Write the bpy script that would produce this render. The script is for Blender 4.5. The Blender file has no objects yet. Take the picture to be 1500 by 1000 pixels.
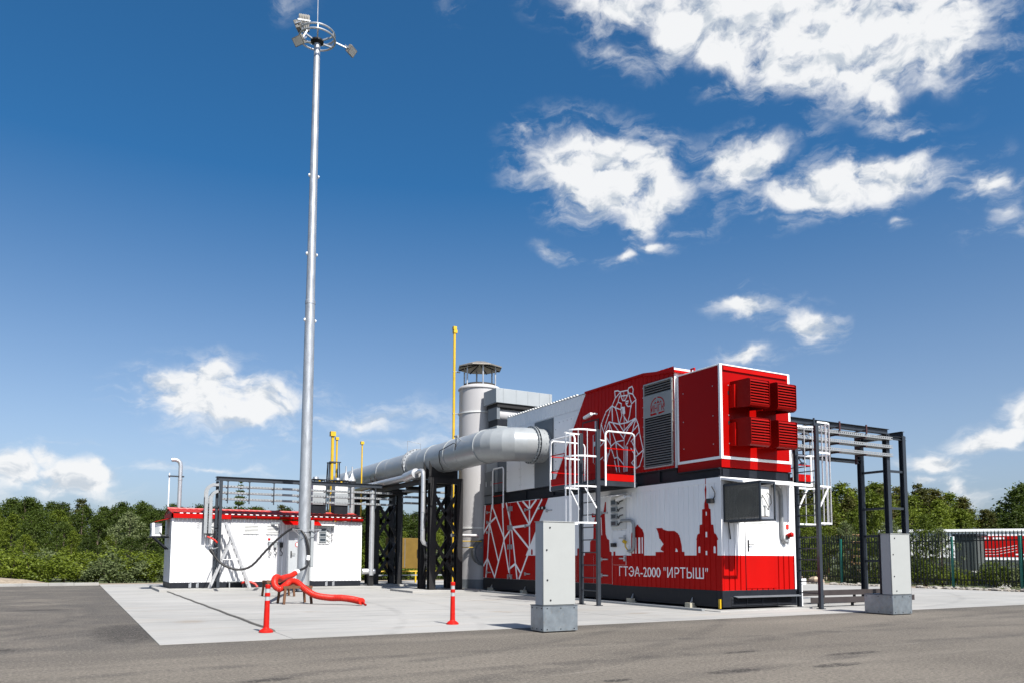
import bpy, bmesh, math, random
from mathutils import Vector, Matrix
from mathutils.geometry import tessellate_polygon, delaunay_2d_cdt
from math import radians, sin, cos, pi, sqrt, atan2

random.seed(7)
scene = bpy.context.scene
COL = scene.collection

# ------------------------------------------------------------------ camera
cam_d = bpy.data.cameras.new("camera")
cam = bpy.data.objects.new("camera", cam_d)
COL.objects.link(cam)
scene.camera = cam
cam_d.sensor_width = 36.0
cam_d.lens = 1151.59 / 1500 * 36
cam_d.shift_y = 0.1435
cam_d.clip_end = 6000
YAW, PITCH, ROLL = 0.5098, 0.08693, 0.003718
fw = Vector((sin(YAW) * cos(PITCH), cos(YAW) * cos(PITCH), sin(PITCH)))
rt = Vector((cos(YAW), -sin(YAW), 0))
up = rt.cross(fw)
r2 = cos(ROLL) * rt + sin(ROLL) * up
u2 = -sin(ROLL) * rt + cos(ROLL) * up
cam.matrix_world = Matrix(((r2.x, u2.x, -fw.x, 0), (r2.y, u2.y, -fw.y, 0), (r2.z, u2.z, -fw.z, 1.35), (0, 0, 0, 1)))

# ------------------------------------------------------------------ sun, sky, exposure
SUN_EL = radians(49.5)
SUN_AZ = atan2(0.07, -1.0)          # clockwise from +Y
sun_d = bpy.data.lights.new("sun", 'SUN')
sun_d.energy = 4.8
sun_d.angle = radians(0.53)
sun_d.color = (1.0, 0.955, 0.89)
sun = bpy.data.objects.new("sun", sun_d)
COL.objects.link(sun)
sv = Vector((sin(SUN_AZ) * cos(SUN_EL), cos(SUN_AZ) * cos(SUN_EL), sin(SUN_EL)))
sun.rotation_euler = sv.to_track_quat('Z', 'Y').to_euler()
sun.location = (0, 0, 60)
scene.view_settings.view_transform = 'Standard'
scene.view_settings.look = 'None'
scene.view_settings.exposure = 1.0
scene.view_settings.gamma = 1.0
scene.view_settings.use_curve_mapping = False

CLOUDS = [(0.645,0.637,0.094,0.029,-0.18,0.95),(0.785,0.6,0.117,0.046,-0.34,1.1),(0.915,0.57,0.142,0.054,-0.26,1.25),(1.026,0.551,0.062,0.056,-0.26,1.05),(0.866,0.539,0.061,0.027,-0.38,0.85),(0.973,0.506,0.035,0.045,0.47,0.85),(0.649,0.588,0.052,0.022,-0.4,0.62),(0.643,0.459,0.109,0.048,-0.25,1.15),(0.673,0.417,0.042,0.037,-0.45,0.9),(0.802,0.462,0.075,0.031,0.15,0.95),(0.929,0.422,0.11,0.026,-0.02,1.1),(1.006,0.427,0.051,0.01,-0.07,0.62),(0.846,0.398,0.058,0.014,0.07,0.62),(1.072,0.398,0.034,0.02,-0.22,0.85),(1.084,0.365,0.042,0.028,0.16,0.62),(0.804,0.303,0.047,0.02,-0.29,0.85),(0.878,0.275,0.036,0.023,-0.31,0.95),(0.81,0.249,0.044,0.02,0.14,0.8),(0.653,0.365,0.028,0.01,0.08,0.75),(0.697,0.379,0.024,0.012,0.26,0.75),(0.522,0.513,0.03,0.012,-0.36,0.62),(0.573,0.374,0.033,0.01,-0.42,0.62),(0.786,0.546,0.024,0.017,-0.13,0.7),(1.0,0.46,0.024,0.007,-0.13,0.62),(0.975,0.378,0.021,0.009,0.09,0.62),(0.151,0.19,0.089,0.034,-0.01,1.2),(0.145,0.211,0.038,0.024,0.08,1.1),(0.099,0.172,0.038,0.013,0.07,0.8),(0.327,0.168,0.104,0.029,0.03,0.66),(0.396,0.161,0.052,0.026,0.02,0.58),(0.22,0.146,0.108,0.028,0.04,0.5),(-0.058,0.09,0.038,0.029,0.06,1.0),(-0.028,0.105,0.022,0.021,0.07,0.9),(-0.009,0.085,0.054,0.029,0.05,1.0),(0.008,0.103,0.016,0.018,0.06,0.8),(1.068,0.13,0.046,0.016,0.21,0.95),(1.087,0.153,0.021,0.02,0.31,0.95),(1.012,0.105,0.034,0.015,-0.05,0.9),(0.999,0.086,0.032,0.011,-0.14,0.75),(1.032,0.072,0.033,0.015,-0.53,0.8),(0.204,0.622,0.043,0.018,0.14,0.40),(0.448,0.64,0.030,0.018,0.02,0.52),(0.158,0.101,0.153,0.008,-0.04,0.62)]

def build_world():
    w = bpy.data.worlds.new("World")
    scene.world = w
    w.use_nodes = True
    nt = w.node_tree
    N, L = nt.nodes, nt.links
    N.clear()
    def new(t, **k):
        n = N.new(t)
        for a, b in k.items():
            setattr(n, a, b)
        return n
    def math_(op, a, b=None, c=None, clamp=False):
        n = new('ShaderNodeMath', operation=op, use_clamp=clamp)
        for i, x in enumerate((a, b, c)):
            if x is None:
                continue
            if isinstance(x, (int, float)):
                n.inputs[i].default_value = x
            else:
                L.new(x, n.inputs[i])
        return n.outputs[0]
    def ramp(x, a, b):
        n = new('ShaderNodeMapRange', interpolation_type='SMOOTHSTEP')
        n.inputs['From Min'].default_value = a
        n.inputs['From Max'].default_value = b
        L.new(x, n.inputs['Value'])
        return n.outputs['Result']
    out = new('ShaderNodeOutputWorld')
    sky = new('ShaderNodeTexSky', sky_type='NISHITA')
    sky.sun_disc = False
    sky.sun_elevation = SUN_EL
    sky.sun_rotation = SUN_AZ
    sky.air_density = 0.7
    sky.dust_density = 2.2
    sky.ozone_density = 6.0
    bg = new('ShaderNodeBackground')
    bg.inputs['Strength'].default_value = 0.080
    hs = new('ShaderNodeHueSaturation')
    hs.inputs['Saturation'].default_value = 1.2
    hs.inputs['Hue'].default_value = 0.491
    L.new(sky.outputs[0], hs.inputs['Color'])
    L.new(hs.outputs[0], bg.inputs['Color'])
    tc = new('ShaderNodeTexCoord')
    sep = new('ShaderNodeSeparateXYZ')
    L.new(tc.outputs['Generated'], sep.inputs[0])
    az = math_('ARCTAN2', sep.outputs[0], sep.outputs[1])
    el = math_('ARCSINE', sep.outputs[2])
    sat = new('ShaderNodeMapRange')
    sat.inputs['From Min'].default_value = 0.0; sat.inputs['From Max'].default_value = 0.45
    sat.inputs['To Min'].default_value = 0.62; sat.inputs['To Max'].default_value = 1.24
    L.new(el, sat.inputs['Value']); L.new(sat.outputs[0], hs.inputs['Saturation'])
    comb = new('ShaderNodeCombineXYZ')
    L.new(az, comb.inputs[0]); L.new(el, comb.inputs[1])
    # a warp so that no outline stays elliptic
    wn = new('ShaderNodeTexNoise', noise_dimensions='2D')
    wn.inputs['Scale'].default_value = 15
    wn.inputs['Detail'].default_value = 5
    wn.inputs['Roughness'].default_value = 0.5
    L.new(comb.outputs[0], wn.inputs['Vector'])
    off = new('ShaderNodeVectorMath', operation='MULTIPLY_ADD')
    L.new(wn.outputs['Color'], off.inputs[0])
    off.inputs[1].default_value = (0.050, 0.036, 0)
    off.inputs[2].default_value = (-0.025, -0.018, 0)
    pos = new('ShaderNodeVectorMath', operation='ADD')
    L.new(comb.outputs[0], pos.inputs[0]); L.new(off.outputs[0], pos.inputs[1])
    acc = None
    for (a, e, ra, re_, rot, amp) in CLOUDS:
        mp = new('ShaderNodeMapping', vector_type='TEXTURE')
        mp.inputs['Location'].default_value = (a, e, 0)
        mp.inputs['Rotation'].default_value = (0, 0, rot)
        mp.inputs['Scale'].default_value = (ra * 1.9, re_ * 1.9, 1)
        L.new(pos.outputs[0], mp.inputs[0])
        g = new('ShaderNodeTexGradient', gradient_type='SPHERICAL')
        L.new(mp.outputs[0], g.inputs[0])
        v = math_('MULTIPLY', g.outputs['Fac'], amp)
        acc = v if acc is None else math_('MAXIMUM', acc, v)
    # scattered fair-weather cloud in the part of the sky outside the picture
    wide = new('ShaderNodeTexNoise')
    wide.inputs['Scale'].default_value = 3.2
    wide.inputs['Detail'].default_value = 2
    stretch = new('ShaderNodeMapping')
    stretch.inputs['Scale'].default_value = (1, 1, 2.2)
    L.new(tc.outputs['Generated'], stretch.inputs[0])
    L.new(stretch.outputs[0], wide.inputs['Vector'])
    away = ramp(math_('ABSOLUTE', math_('SUBTRACT', az, 0.51)), 0.72, 0.95)
    high = ramp(el, 0.72, 0.9)
    away = math_('MAXIMUM', away, high)
    away = math_('MULTIPLY', away, ramp(el, 0.0, 0.08))
    wv = math_('MULTIPLY', math_('MULTIPLY', ramp(wide.outputs['Fac'], 0.52, 0.8), away), 1.2)
    acc = math_('MAXIMUM', acc, wv)
    fb = new('ShaderNodeTexNoise', noise_dimensions='2D')
    fb.inputs['Scale'].default_value = 30
    fb.inputs['Detail'].default_value = 11
    fb.inputs['Roughness'].default_value = 0.58
    fm = new('ShaderNodeMapping')
    fm.inputs['Scale'].default_value = (0.75, 1.25, 1)
    fm.inputs['Rotation'].default_value = (0, 0, 0.3)
    L.new(pos.outputs[0], fm.inputs[0]); L.new(fm.outputs[0], fb.inputs['Vector'])
    nz = math_('MULTIPLY_ADD', fb.outputs['Fac'], 1.5, -0.74)
    # thick hearts stay closed, the rims are torn open by the noise, a thin veil trails off
    core = ramp(acc, 0.33, 0.84)
    torn = math_('MULTIPLY_ADD', fb.outputs['Fac'], 3.0, -1.0)
    body = math_('MULTIPLY', core, math_('ADD', torn, math_('MULTIPLY', core, 0.55)))
    dens = ramp(body, 0.0, 1.05)
    vn = new('ShaderNodeTexNoise', noise_dimensions='2D')
    vn.inputs['Scale'].default_value = 24
    vn.inputs['Detail'].default_value = 8
    vn.inputs['Roughness'].default_value = 0.62
    vm = new('ShaderNodeMapping')
    vm.inputs['Scale'].default_value = (0.55, 1.5, 1)
    vm.inputs['Rotation'].default_value = (0, 0, -0.35)
    L.new(pos.outputs[0], vm.inputs[0]); L.new(vm.outputs[0], vn.inputs['Vector'])
    veil = math_('MULTIPLY', math_('MULTIPLY', ramp(acc, 0.10, 0.55), ramp(vn.outputs['Fac'], 0.44, 0.76)), 0.58)
    dens = math_('SUBTRACT', 1.0, math_('MULTIPLY', math_('SUBTRACT', 1.0, dens), math_('SUBTRACT', 1.0, veil)))
    dens = math_('MULTIPLY', dens, 0.97)
    # thin places show sky, thick places are white with soft grey bellies
    sh = new('ShaderNodeTexNoise', noise_dimensions='2D')
    sh.inputs['Scale'].default_value = 30
    sh.inputs['Detail'].default_value = 4
    sh.inputs['Roughness'].default_value = 0.58
    sm = new('ShaderNodeVectorMath', operation='ADD')
    sm.inputs[1].default_value = (0.004, 0.022, 0)
    L.new(fm.outputs[0], sm.inputs[0]); L.new(sm.outputs[0], sh.inputs['Vector'])
    # less cloud overhead of a point means more light on it
    shade = ramp(math_('SUBTRACT', fb.outputs['Fac'], sh.outputs['Fac']), -0.25, 0.05)
    cm = new('ShaderNodeMix', data_type='RGBA')
    cm.inputs['A'].default_value = (0.30, 0.328, 0.362, 1)
    cm.inputs['B'].default_value = (0.465, 0.47, 0.475, 1)
    L.new(shade, cm.inputs['Factor'])
    bc = new('ShaderNodeBackground')
    bc.inputs['Strength'].default_value = 1.0
    L.new(cm.outputs['Result'], bc.inputs['Color'])
    mix = new('ShaderNodeMixShader')
    L.new(dens, mix.inputs[0]); L.new(bg.outputs[0], mix.inputs[1]); L.new(bc.outputs[0], mix.inputs[2])
    L.new(mix.outputs[0], out.inputs['Surface'])
    w.cycles.sampling_method = 'MANUAL'
    w.cycles.sample_map_resolution = 512
build_world()

# ------------------------------------------------------------------ materials
MATS = {}
def mat(name, col, rough=0.6, metal=0.0, var=0.12, scale=3.0, bump=0.0, bscale=60.0, dirt=None, streak=False, spec=0.5, coat=0.0, col2=None):
    """one paint or metal: base colour broken up by noise, optional dirt colour, fine relief"""
    if name in MATS:
        return MATS[name]
    m = bpy.data.materials.new(name)
    m.use_nodes = True
    nt = m.node_tree; N, L = nt.nodes, nt.links
    b = N['Principled BSDF']
    b.inputs['Roughness'].default_value = rough
    b.inputs['Metallic'].default_value = metal
    b.inputs['Specular IOR Level'].default_value = spec
    b.inputs['Coat Weight'].default_value = coat
    tc = N.new('ShaderNodeTexCoord')
    geo = N.new('ShaderNodeNewGeometry')
    mp = N.new('ShaderNodeMapping')
    mp.inputs['Scale'].default_value = (1, 1, 0.22) if streak else (1, 1, 1)
    L.new(geo.outputs['Position'], mp.inputs[0])
    n1 = N.new('ShaderNodeTexNoise')
    n1.inputs['Scale'].default_value = scale; n1.inputs['Detail'].default_value = 6
    n1.inputs['Roughness'].default_value = 0.62
    L.new(mp.outputs[0], n1.inputs['Vector'])
    r = N.new('ShaderNodeMapRange')
    r.inputs['From Min'].default_value = 0.3; r.inputs['From Max'].default_value = 0.7
    L.new(n1.outputs['Fac'], r.inputs['Value'])
    mx = N.new('ShaderNodeMix'); mx.data_type = 'RGBA'
    c = Vector(col)
    lo = [x * (1 - var) for x in c]; hi = [min(0.95, x * (1 + var * 0.5)) for x in c]
    if col2:
        lo = list(col2); hi = list(col)
    mx.inputs['A'].default_value = (*lo, 1); mx.inputs['B'].default_value = (*hi, 1)
    L.new(r.outputs[0], mx.inputs['Factor'])
    last = mx.outputs['Result']
    if dirt:
        n2 = N.new('ShaderNodeTexNoise'); n2.inputs['Scale'].default_value = scale * 2.3; n2.inputs['Detail'].default_value = 8
        L.new(mp.outputs[0], n2.inputs['Vector'])
        r2_ = N.new('ShaderNodeMapRange'); r2_.inputs['From Min'].default_value = 0.56; r2_.inputs['From Max'].default_value = 0.78
        r2_.inputs['To Max'].default_value = dirt[3]
        L.new(n2.outputs['Fac'], r2_.inputs['Value'])
        m2 = N.new('ShaderNodeMix'); m2.data_type = 'RGBA'
        m2.inputs['B'].default_value = (*dirt[:3], 1)
        L.new(last, m2.inputs['A']); L.new(r2_.outputs[0], m2.inputs['Factor'])
        last = m2.outputs['Result']
    L.new(last, b.inputs['Base Color'])
    rr = N.new('ShaderNodeMapRange')
    rr.inputs['To Min'].default_value = max(0.05, rough - 0.08); rr.inputs['To Max'].default_value = min(1, rough + 0.1)
    L.new(n1.outputs['Fac'], rr.inputs['Value']); L.new(rr.outputs[0], b.inputs['Roughness'])
    if bump:
        nb = N.new('ShaderNodeTexNoise'); nb.inputs['Scale'].default_value = bscale; nb.inputs['Detail'].default_value = 4
        L.new(geo.outputs['Position'], nb.inputs['Vector'])
        bp = N.new('ShaderNodeBump'); bp.inputs['Strength'].default_value = bump; bp.inputs['Distance'].default_value = 0.02
        L.new(nb.outputs['Fac'], bp.inputs['Height']); L.new(bp.outputs[0], b.inputs['Normal'])
    MATS[name] = m
    return m

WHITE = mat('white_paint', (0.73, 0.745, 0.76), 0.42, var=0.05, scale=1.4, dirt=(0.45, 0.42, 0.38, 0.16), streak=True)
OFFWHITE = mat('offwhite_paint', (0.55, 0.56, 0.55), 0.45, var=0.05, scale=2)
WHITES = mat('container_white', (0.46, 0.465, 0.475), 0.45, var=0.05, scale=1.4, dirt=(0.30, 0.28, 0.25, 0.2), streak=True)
RED = mat('red_paint', (0.36, 0.0022, 0.0012), 0.5, var=0.10, scale=1.2, dirt=(0.22, 0.006, 0.004, 0.25), streak=True, spec=0.10)
REDV = mat('red_vinyl', (0.34, 0.0022, 0.0012), 0.5, var=0.08, scale=1.5, spec=0.10)
WHITEV = mat('white_vinyl', (0.80, 0.80, 0.81), 0.40, var=0.04, scale=2)
DARK = mat('slate_paint', (0.010, 0.012, 0.017), 0.5, spec=0.2, var=0.2, scale=3, dirt=(0.035, 0.033, 0.03, 0.3))
SLATE = mat('bluegrey_paint', (0.020, 0.026, 0.035), 0.42, var=0.15, scale=3)
BLACK = mat('black_paint', (0.006, 0.006, 0.007), 0.5, var=0.3, scale=4, dirt=(0.025, 0.023, 0.02, 0.4))
RUBBER = mat('black_rubber', (0.007, 0.007, 0.008), 0.55, var=0.2)
GALV = mat('galvanised_steel', (0.42, 0.44, 0.46), 0.40, 0.65, var=0.22, scale=9, dirt=(0.24, 0.255, 0.27, 0.5), streak=True)
GALVL = mat('galvanised_tray', (0.27, 0.285, 0.295), 0.5, 0.35, var=0.15, scale=8)
GALVB = mat('galvanised_sheet', (0.30, 0.34, 0.37), 0.38, 0.75, var=0.25, scale=6, dirt=(0.30, 0.26, 0.20, 0.5))
CLAD = mat('aluminium_cladding', (0.52, 0.53, 0.54), 0.36, 0.7, var=0.05, scale=2)
DUCT = mat('grey_duct_paint', (0.285, 0.305, 0.315), 0.33, 0.2, var=0.07, scale=1.6, dirt=(0.15, 0.155, 0.16, 0.25))
BOXGREY = mat('lightgrey_box_paint', (0.26, 0.282, 0.295), 0.45, 0.1, var=0.06, scale=2)
MIDGREY = mat('midgrey_paint', (0.105, 0.12, 0.135), 0.5, var=0.1)
LOUVRE = mat('louvre_bare_metal', (0.36, 0.35, 0.33), 0.4, 0.6, var=0.15, scale=6)
VOID = mat('dark_void', (0.010, 0.010, 0.011), 0.9, var=0.2)
YELLOW = mat('yellow_paint', (0.50, 0.32, 0.005), 0.45, var=0.12, scale=3, dirt=(0.26, 0.18, 0.04, 0.3))
RUST = mat('rusty_steel', (0.105, 0.045, 0.018), 0.8, var=0.4, scale=9, dirt=(0.06, 0.035, 0.02, 0.7), bump=0.3)
ORANGE = mat('red_plastic_hose', (0.42, 0.016, 0.008), 0.42, spec=0.25, var=0.1, scale=5, dirt=(0.5, 0.14, 0.10, 0.3))
BOLLARD = mat('red_bollard_plastic', (0.40, 0.008, 0.004), 0.45, spec=0.2, var=0.12, scale=6, dirt=(0.4, 0.1, 0.07, 0.3))
REFLECT = mat('reflective_tape', (0.42, 0.45, 0.46), 0.3, 0.3, var=0.1)
ROOFTILE = mat('red_metal_tile', (0.30, 0.018, 0.014), 0.42, spec=0.3, var=0.15, scale=4)
TEAL = mat('green_post_paint', (0.012, 0.13, 0.10), 0.45, var=0.15)
FENCE = mat('dark_fence_paint', (0.008, 0.013, 0.010), 0.6, var=0.25)
ALU = mat('ladder_aluminium', (0.45, 0.455, 0.46), 0.4, 0.6, var=0.12, scale=6)
MESHD = mat('ac_grille_mesh', (0.015, 0.015, 0.013), 0.6, 0.3, var=0.3, scale=9)
GLASS = mat('dark_display', (0.03, 0.04, 0.05), 0.12, var=0.1)
BLUE = mat('blue_plate', (0.02, 0.05, 0.16), 0.4, var=0.1)
REDLAMP = mat('red_lens', (0.6, 0.03, 0.02), 0.2, var=0.1)
LAMPGREY = mat('floodlight_grey', (0.17, 0.165, 0.15), 0.5, 0.2, var=0.2, scale=12)
WOODP = mat('pallet_wood', (0.28, 0.17, 0.08), 0.8, var=0.3, scale=5)
STONE = mat('rubble_stone', (0.24, 0.225, 0.20), 0.9, var=0.35, scale=4, bump=0.5, bscale=20)
SHED = mat('grey_shed_sheet', (0.060, 0.072, 0.068), 0.55, 0.1, var=0.15)

def ground_mat(name, kind):
    m = bpy.data.materials.new(name); m.use_nodes = True
    nt = m.node_tree; N, L = nt.nodes, nt.links
    b = N['Principled BSDF']
    geo = N.new('ShaderNodeNewGeometry')
    def noise(scale, detail=6, rough=0.6, sx=1, sy=1, rot=0.0):
        mp = N.new('ShaderNodeMapping'); mp.inputs['Scale'].default_value = (sx, sy, 1); mp.inputs['Rotation'].default_value = (0, 0, rot)
        L.new(geo.outputs['Position'], mp.inputs[0])
        n = N.new('ShaderNodeTexNoise'); n.inputs['Scale'].default_value = scale; n.inputs['Detail'].default_value = detail
        n.inputs['Roughness'].default_value = rough
        L.new(mp.outputs[0], n.inputs['Vector'])
        return n.outputs['Fac']
    def rng(x, a, b_, c=0.0, d=1.0):
        r = N.new('ShaderNodeMapRange'); r.inputs['From Min'].default_value = a; r.inputs['From Max'].default_value = b_
        r.inputs['To Min'].default_value = c; r.inputs['To Max'].default_value = d
        L.new(x, r.inputs['Value']); return r.outputs[0]
    def mixc(f, a, b_):
        x = N.new('ShaderNodeMix'); x.data_type = 'RGBA'
        for s, v in (('A', a), ('B', b_)):
            if isinstance(v, tuple): x.inputs[s].default_value = (*v, 1)
            else: L.new(v, x.inputs[s])
        L.new(f, x.inputs['Factor']); return x.outputs['Result']
    def mul(a, b_):
        x = N.new('ShaderNodeMath'); x.operation = 'MULTIPLY'; L.new(a, x.inputs[0])
        if isinstance(b_, float): x.inputs[1].default_value = b_
        else: L.new(b_, x.inputs[1])
        return x.outputs[0]
    def arc(cx, cy, R, w):                      # tyre track: ring of radius R
        v = N.new('ShaderNodeVectorMath'); v.operation = 'SUBTRACT'; v.inputs[1].default_value = (cx, cy, 0); L.new(geo.outputs['Position'], v.inputs[0])
        l = N.new('ShaderNodeVectorMath'); l.operation = 'LENGTH'; L.new(v.outputs[0], l.inputs[0])
        d = N.new('ShaderNodeMath'); d.operation = 'SUBTRACT'; d.inputs[1].default_value = R; L.new(l.outputs['Value'], d.inputs[0])
        a = N.new('ShaderNodeMath'); a.operation = 'ABSOLUTE'; L.new(d.outputs[0], a.inputs[0])
        return rng(a.outputs[0], w * .35, w, 1.0, 0.0)
    def spot(cx, cy, rx, ry):
        mp = N.new('ShaderNodeMapping'); mp.vector_type = 'TEXTURE'; mp.inputs['Location'].default_value = (cx, cy, 0); mp.inputs['Scale'].default_value = (rx, ry, 1)
        L.new(geo.outputs['Position'], mp.inputs[0]); q = N.new('ShaderNodeTexGradient'); q.gradient_type = 'SPHERICAL'; L.new(mp.outputs[0], q.inputs[0]); return q.outputs['Fac']
    if kind == 'asphalt':
        c = mixc(rng(noise(0.13, 6, 0.62), 0.36, 0.64), (0.090, 0.080, 0.067), (0.152, 0.135, 0.112))
        c = mixc(rng(noise(0.38, 8, 0.68, 0.22, 1.0, 0.16), 0.50, 0.70, 0, 0.7), c, (0.190, 0.170, 0.142))     # dusty streaks along the road
        c = mixc(rng(noise(0.24, 7, 0.66, 0.22, 1.0, -0.10), 0.50, 0.66, 0, 0.85), c, (0.066, 0.060, 0.053))    # darker worn tracks
        c = mixc(rng(noise(1.5, 5, 0.65, 0.28, 1.3, 0.05), 0.665, 0.74, 0, 0.85), c, (0.028, 0.025, 0.022))    # oil spots
        c = mixc(rng(noise(2.6, 6, 0.7, 0.10, 1.5, 0.12), 0.655, 0.74, 0, 0.7), c, (0.27, 0.255, 0.23))        # pale scrapes
        worn = rng(noise(1.4, 6, 0.7), 0.36, 0.62)
        for (cx, cy, R, w, k) in ((-8, 22, 8.55, .20, .75), (-8, 22, 10.1, .20, .6), (-9.5, 20, 9.6, .16, .6), (5, -62, 72.3, .22, .6), (5, -62, 70.6, .22, .55), (30, -70, 82.0, .30, .6), (-3, 30, 21.5, .2, .55), (-3, 30, 23.1, .2, .5)):
            c = mixc(mul(mul(arc(cx, cy, R, w), worn), k), c, (0.040, 0.037, 0.034))
        # paving joint with a dark strip on its far side
        sp = N.new('ShaderNodeSeparateXYZ'); L.new(geo.outputs['Position'], sp.inputs[0])
        jt = N.new('ShaderNodeMath'); jt.operation = 'MULTIPLY_ADD'; jt.inputs[1].default_value = -0.135; L.new(sp.outputs[0], jt.inputs[0]); L.new(sp.outputs[1], jt.inputs[2])
        jd = rng(jt.outputs[0], 5.90, 6.02); jd2 = rng(jt.outputs[0], 6.05, 6.55, 1.0, 0.0)
        c = mixc(mul(mul(mul(jd, jd2), rng(noise(.5, 5, .6), .38, .6)), 0.75), c, (0.050, 0.046, 0.042))
        # fresh dark strip where the asphalt meets the concrete
        e1 = rng(sp.outputs[1], 12.1, 13.1); c = mixc(mul(mul(e1, rng(noise(.7, 6, .7), .34, .58)), 0.75), c, (0.048, 0.045, 0.042))
        e2 = rng(sp.outputs[0], -0.2, 1.1); e3 = rng(sp.outputs[1], 13.0, 14.0); c = mixc(mul(mul(mul(e2, e3), rng(noise(.5, 6, .7), .36, .6)), 0.75), c, (0.048, 0.045, 0.042))
        blot = rng(noise(5, 6, .7), .36, .55)
        for (cx, cy, rx, ry) in ((7.02, 7.07, .36, .10), (8.58, 6.86, .40, .10), (9.85, 7.58, .45, .09), (8.54, 8.44, .35, .07), (2.0, 8.94, .28, .10), (5.3, 7.15, .22, .07), (-.58, 22.9, .6, .25), (.95, 15.6, .5, 1.6), (-1.6, 13.5, .9, .35)):
            c = mixc(rng(mul(spot(cx, cy, rx * 1.5, ry * 1.5), blot), 0.05, 0.35, 0, .9), c, (0.022, 0.020, 0.018))
        c = mixc(rng(noise(19, 3, 0.8), 0.34, 0.56, 0.75, 0.0), c, (0.050, 0.045, 0.040))
        c = mixc(rng(noise(27, 3, 0.8), 0.52, 0.66, 0.0, 0.6), c, (0.25, 0.225, 0.19))                         # stone chips
        L.new(c, b.inputs['Base Color']); b.inputs['Roughness'].default_value = 0.9
        b.inputs['Specular IOR Level'].default_value = 0.25
        h = noise(45, 4, 0.8)
        bs = 0.6
    elif kind == 'concrete':
        c = mixc(rng(noise(0.22, 7, 0.65), 0.34, 0.66), (0.240, 0.238, 0.226), (0.312, 0.308, 0.295))
        c = mixc(rng(noise(0.9, 7, 0.7, 0.22, 2.2), 0.46, 0.72, 0, 0.7), c, (0.190, 0.194, 0.195))             # brushed sweep marks
        c = mixc(rng(noise(0.6, 7, 0.7, 0.35, 1.8, 0.2), 0.56, 0.76, 0, 0.55), c, (0.28, 0.235, 0.18))          # tan dust stains
        c = mixc(rng(noise(2.2, 5, 0.7, 0.12, 2.2, 0.03), 0.60, 0.74, 0, 0.6), c, (0.165, 0.165, 0.165))       # scuffs
        wornc = rng(noise(1.1, 6, 0.7), 0.40, 0.66)
        for (cx, cy, R, w, k) in ((2, -30, 47.6, .16, .5), (2, -30, 49.2, .16, .45), (16, 34, 19.2, .16, .45), (16, 34, 20.8, .16, .4), (-14, 24, 21.8, .14, .45), (-14, 24, 23.4, .14, .4)):
            c = mixc(mul(mul(arc(cx, cy, R, w), wornc), k), c, (0.13, 0.13, 0.128))
        for (cx, cy, rx, ry) in ((9.5, 17.2, .5, .35), (5.1, 19.4, .35, .25), (11.4, 22.0, .7, .3), (2.2, 17.5, .25, .4), (8.1, 27.5, .8, .4), (12.2, 15.4, .4, .2), (21, 16.2, .6, .4)):
            c = mixc(rng(mul(spot(cx, cy, rx * 1.6, ry * 1.6), wornc), 0.05, 0.5, 0, .55), c, (0.20, 0.165, 0.125))
        c = mixc(rng(noise(24, 4, 0.7), 0.50, 0.72, 0, 0.3), c, (0.20, 0.20, 0.195))
        L.new(c, b.inputs['Base Color']); b.inputs['Roughness'].default_value = 0.88
        b.inputs['Specular IOR Level'].default_value = 0.3
        h = noise(40, 5, 0.7); bs = 0.25
    elif kind == 'grass':
        c = mixc(rng(noise(0.35, 7, 0.7), 0.35, 0.65), (0.026, 0.040, 0.009), (0.055, 0.064, 0.020))
        c = mixc(rng(noise(3, 6, 0.7), 0.55, 0.75, 0, 0.8), c, (0.11, 0.09, 0.055))
        L.new(c, b.inputs['Base Color']); b.inputs['Roughness'].default_value = 0.95
        h = noise(9, 6, 0.75); bs = 1.0
    elif kind == 'gravel':
        c = mixc(rng(noise(6, 7, 0.75), 0.35, 0.65), (0.15, 0.12, 0.085), (0.27, 0.225, 0.17))
        L.new(c, b.inputs['Base Color']); b.inputs['Roughness'].default_value = 0.95
        h = noise(14, 6, 0.8); bs = 1.0
    bp = N.new('ShaderNodeBump'); bp.inputs['Strength'].default_value = bs; bp.inputs['Distance'].default_value = 0.012
    L.new(h, bp.inputs['Height']); L.new(bp.outputs[0], b.inputs['Normal'])
    return m
ASPHALT = ground_mat('asphalt_surface', 'asphalt')
CONCRETE = ground_mat('concrete_surface', 'concrete')
GRASS = ground_mat('grass_surface', 'grass')
GRAVEL = ground_mat('gravel_surface', 'gravel')

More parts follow.
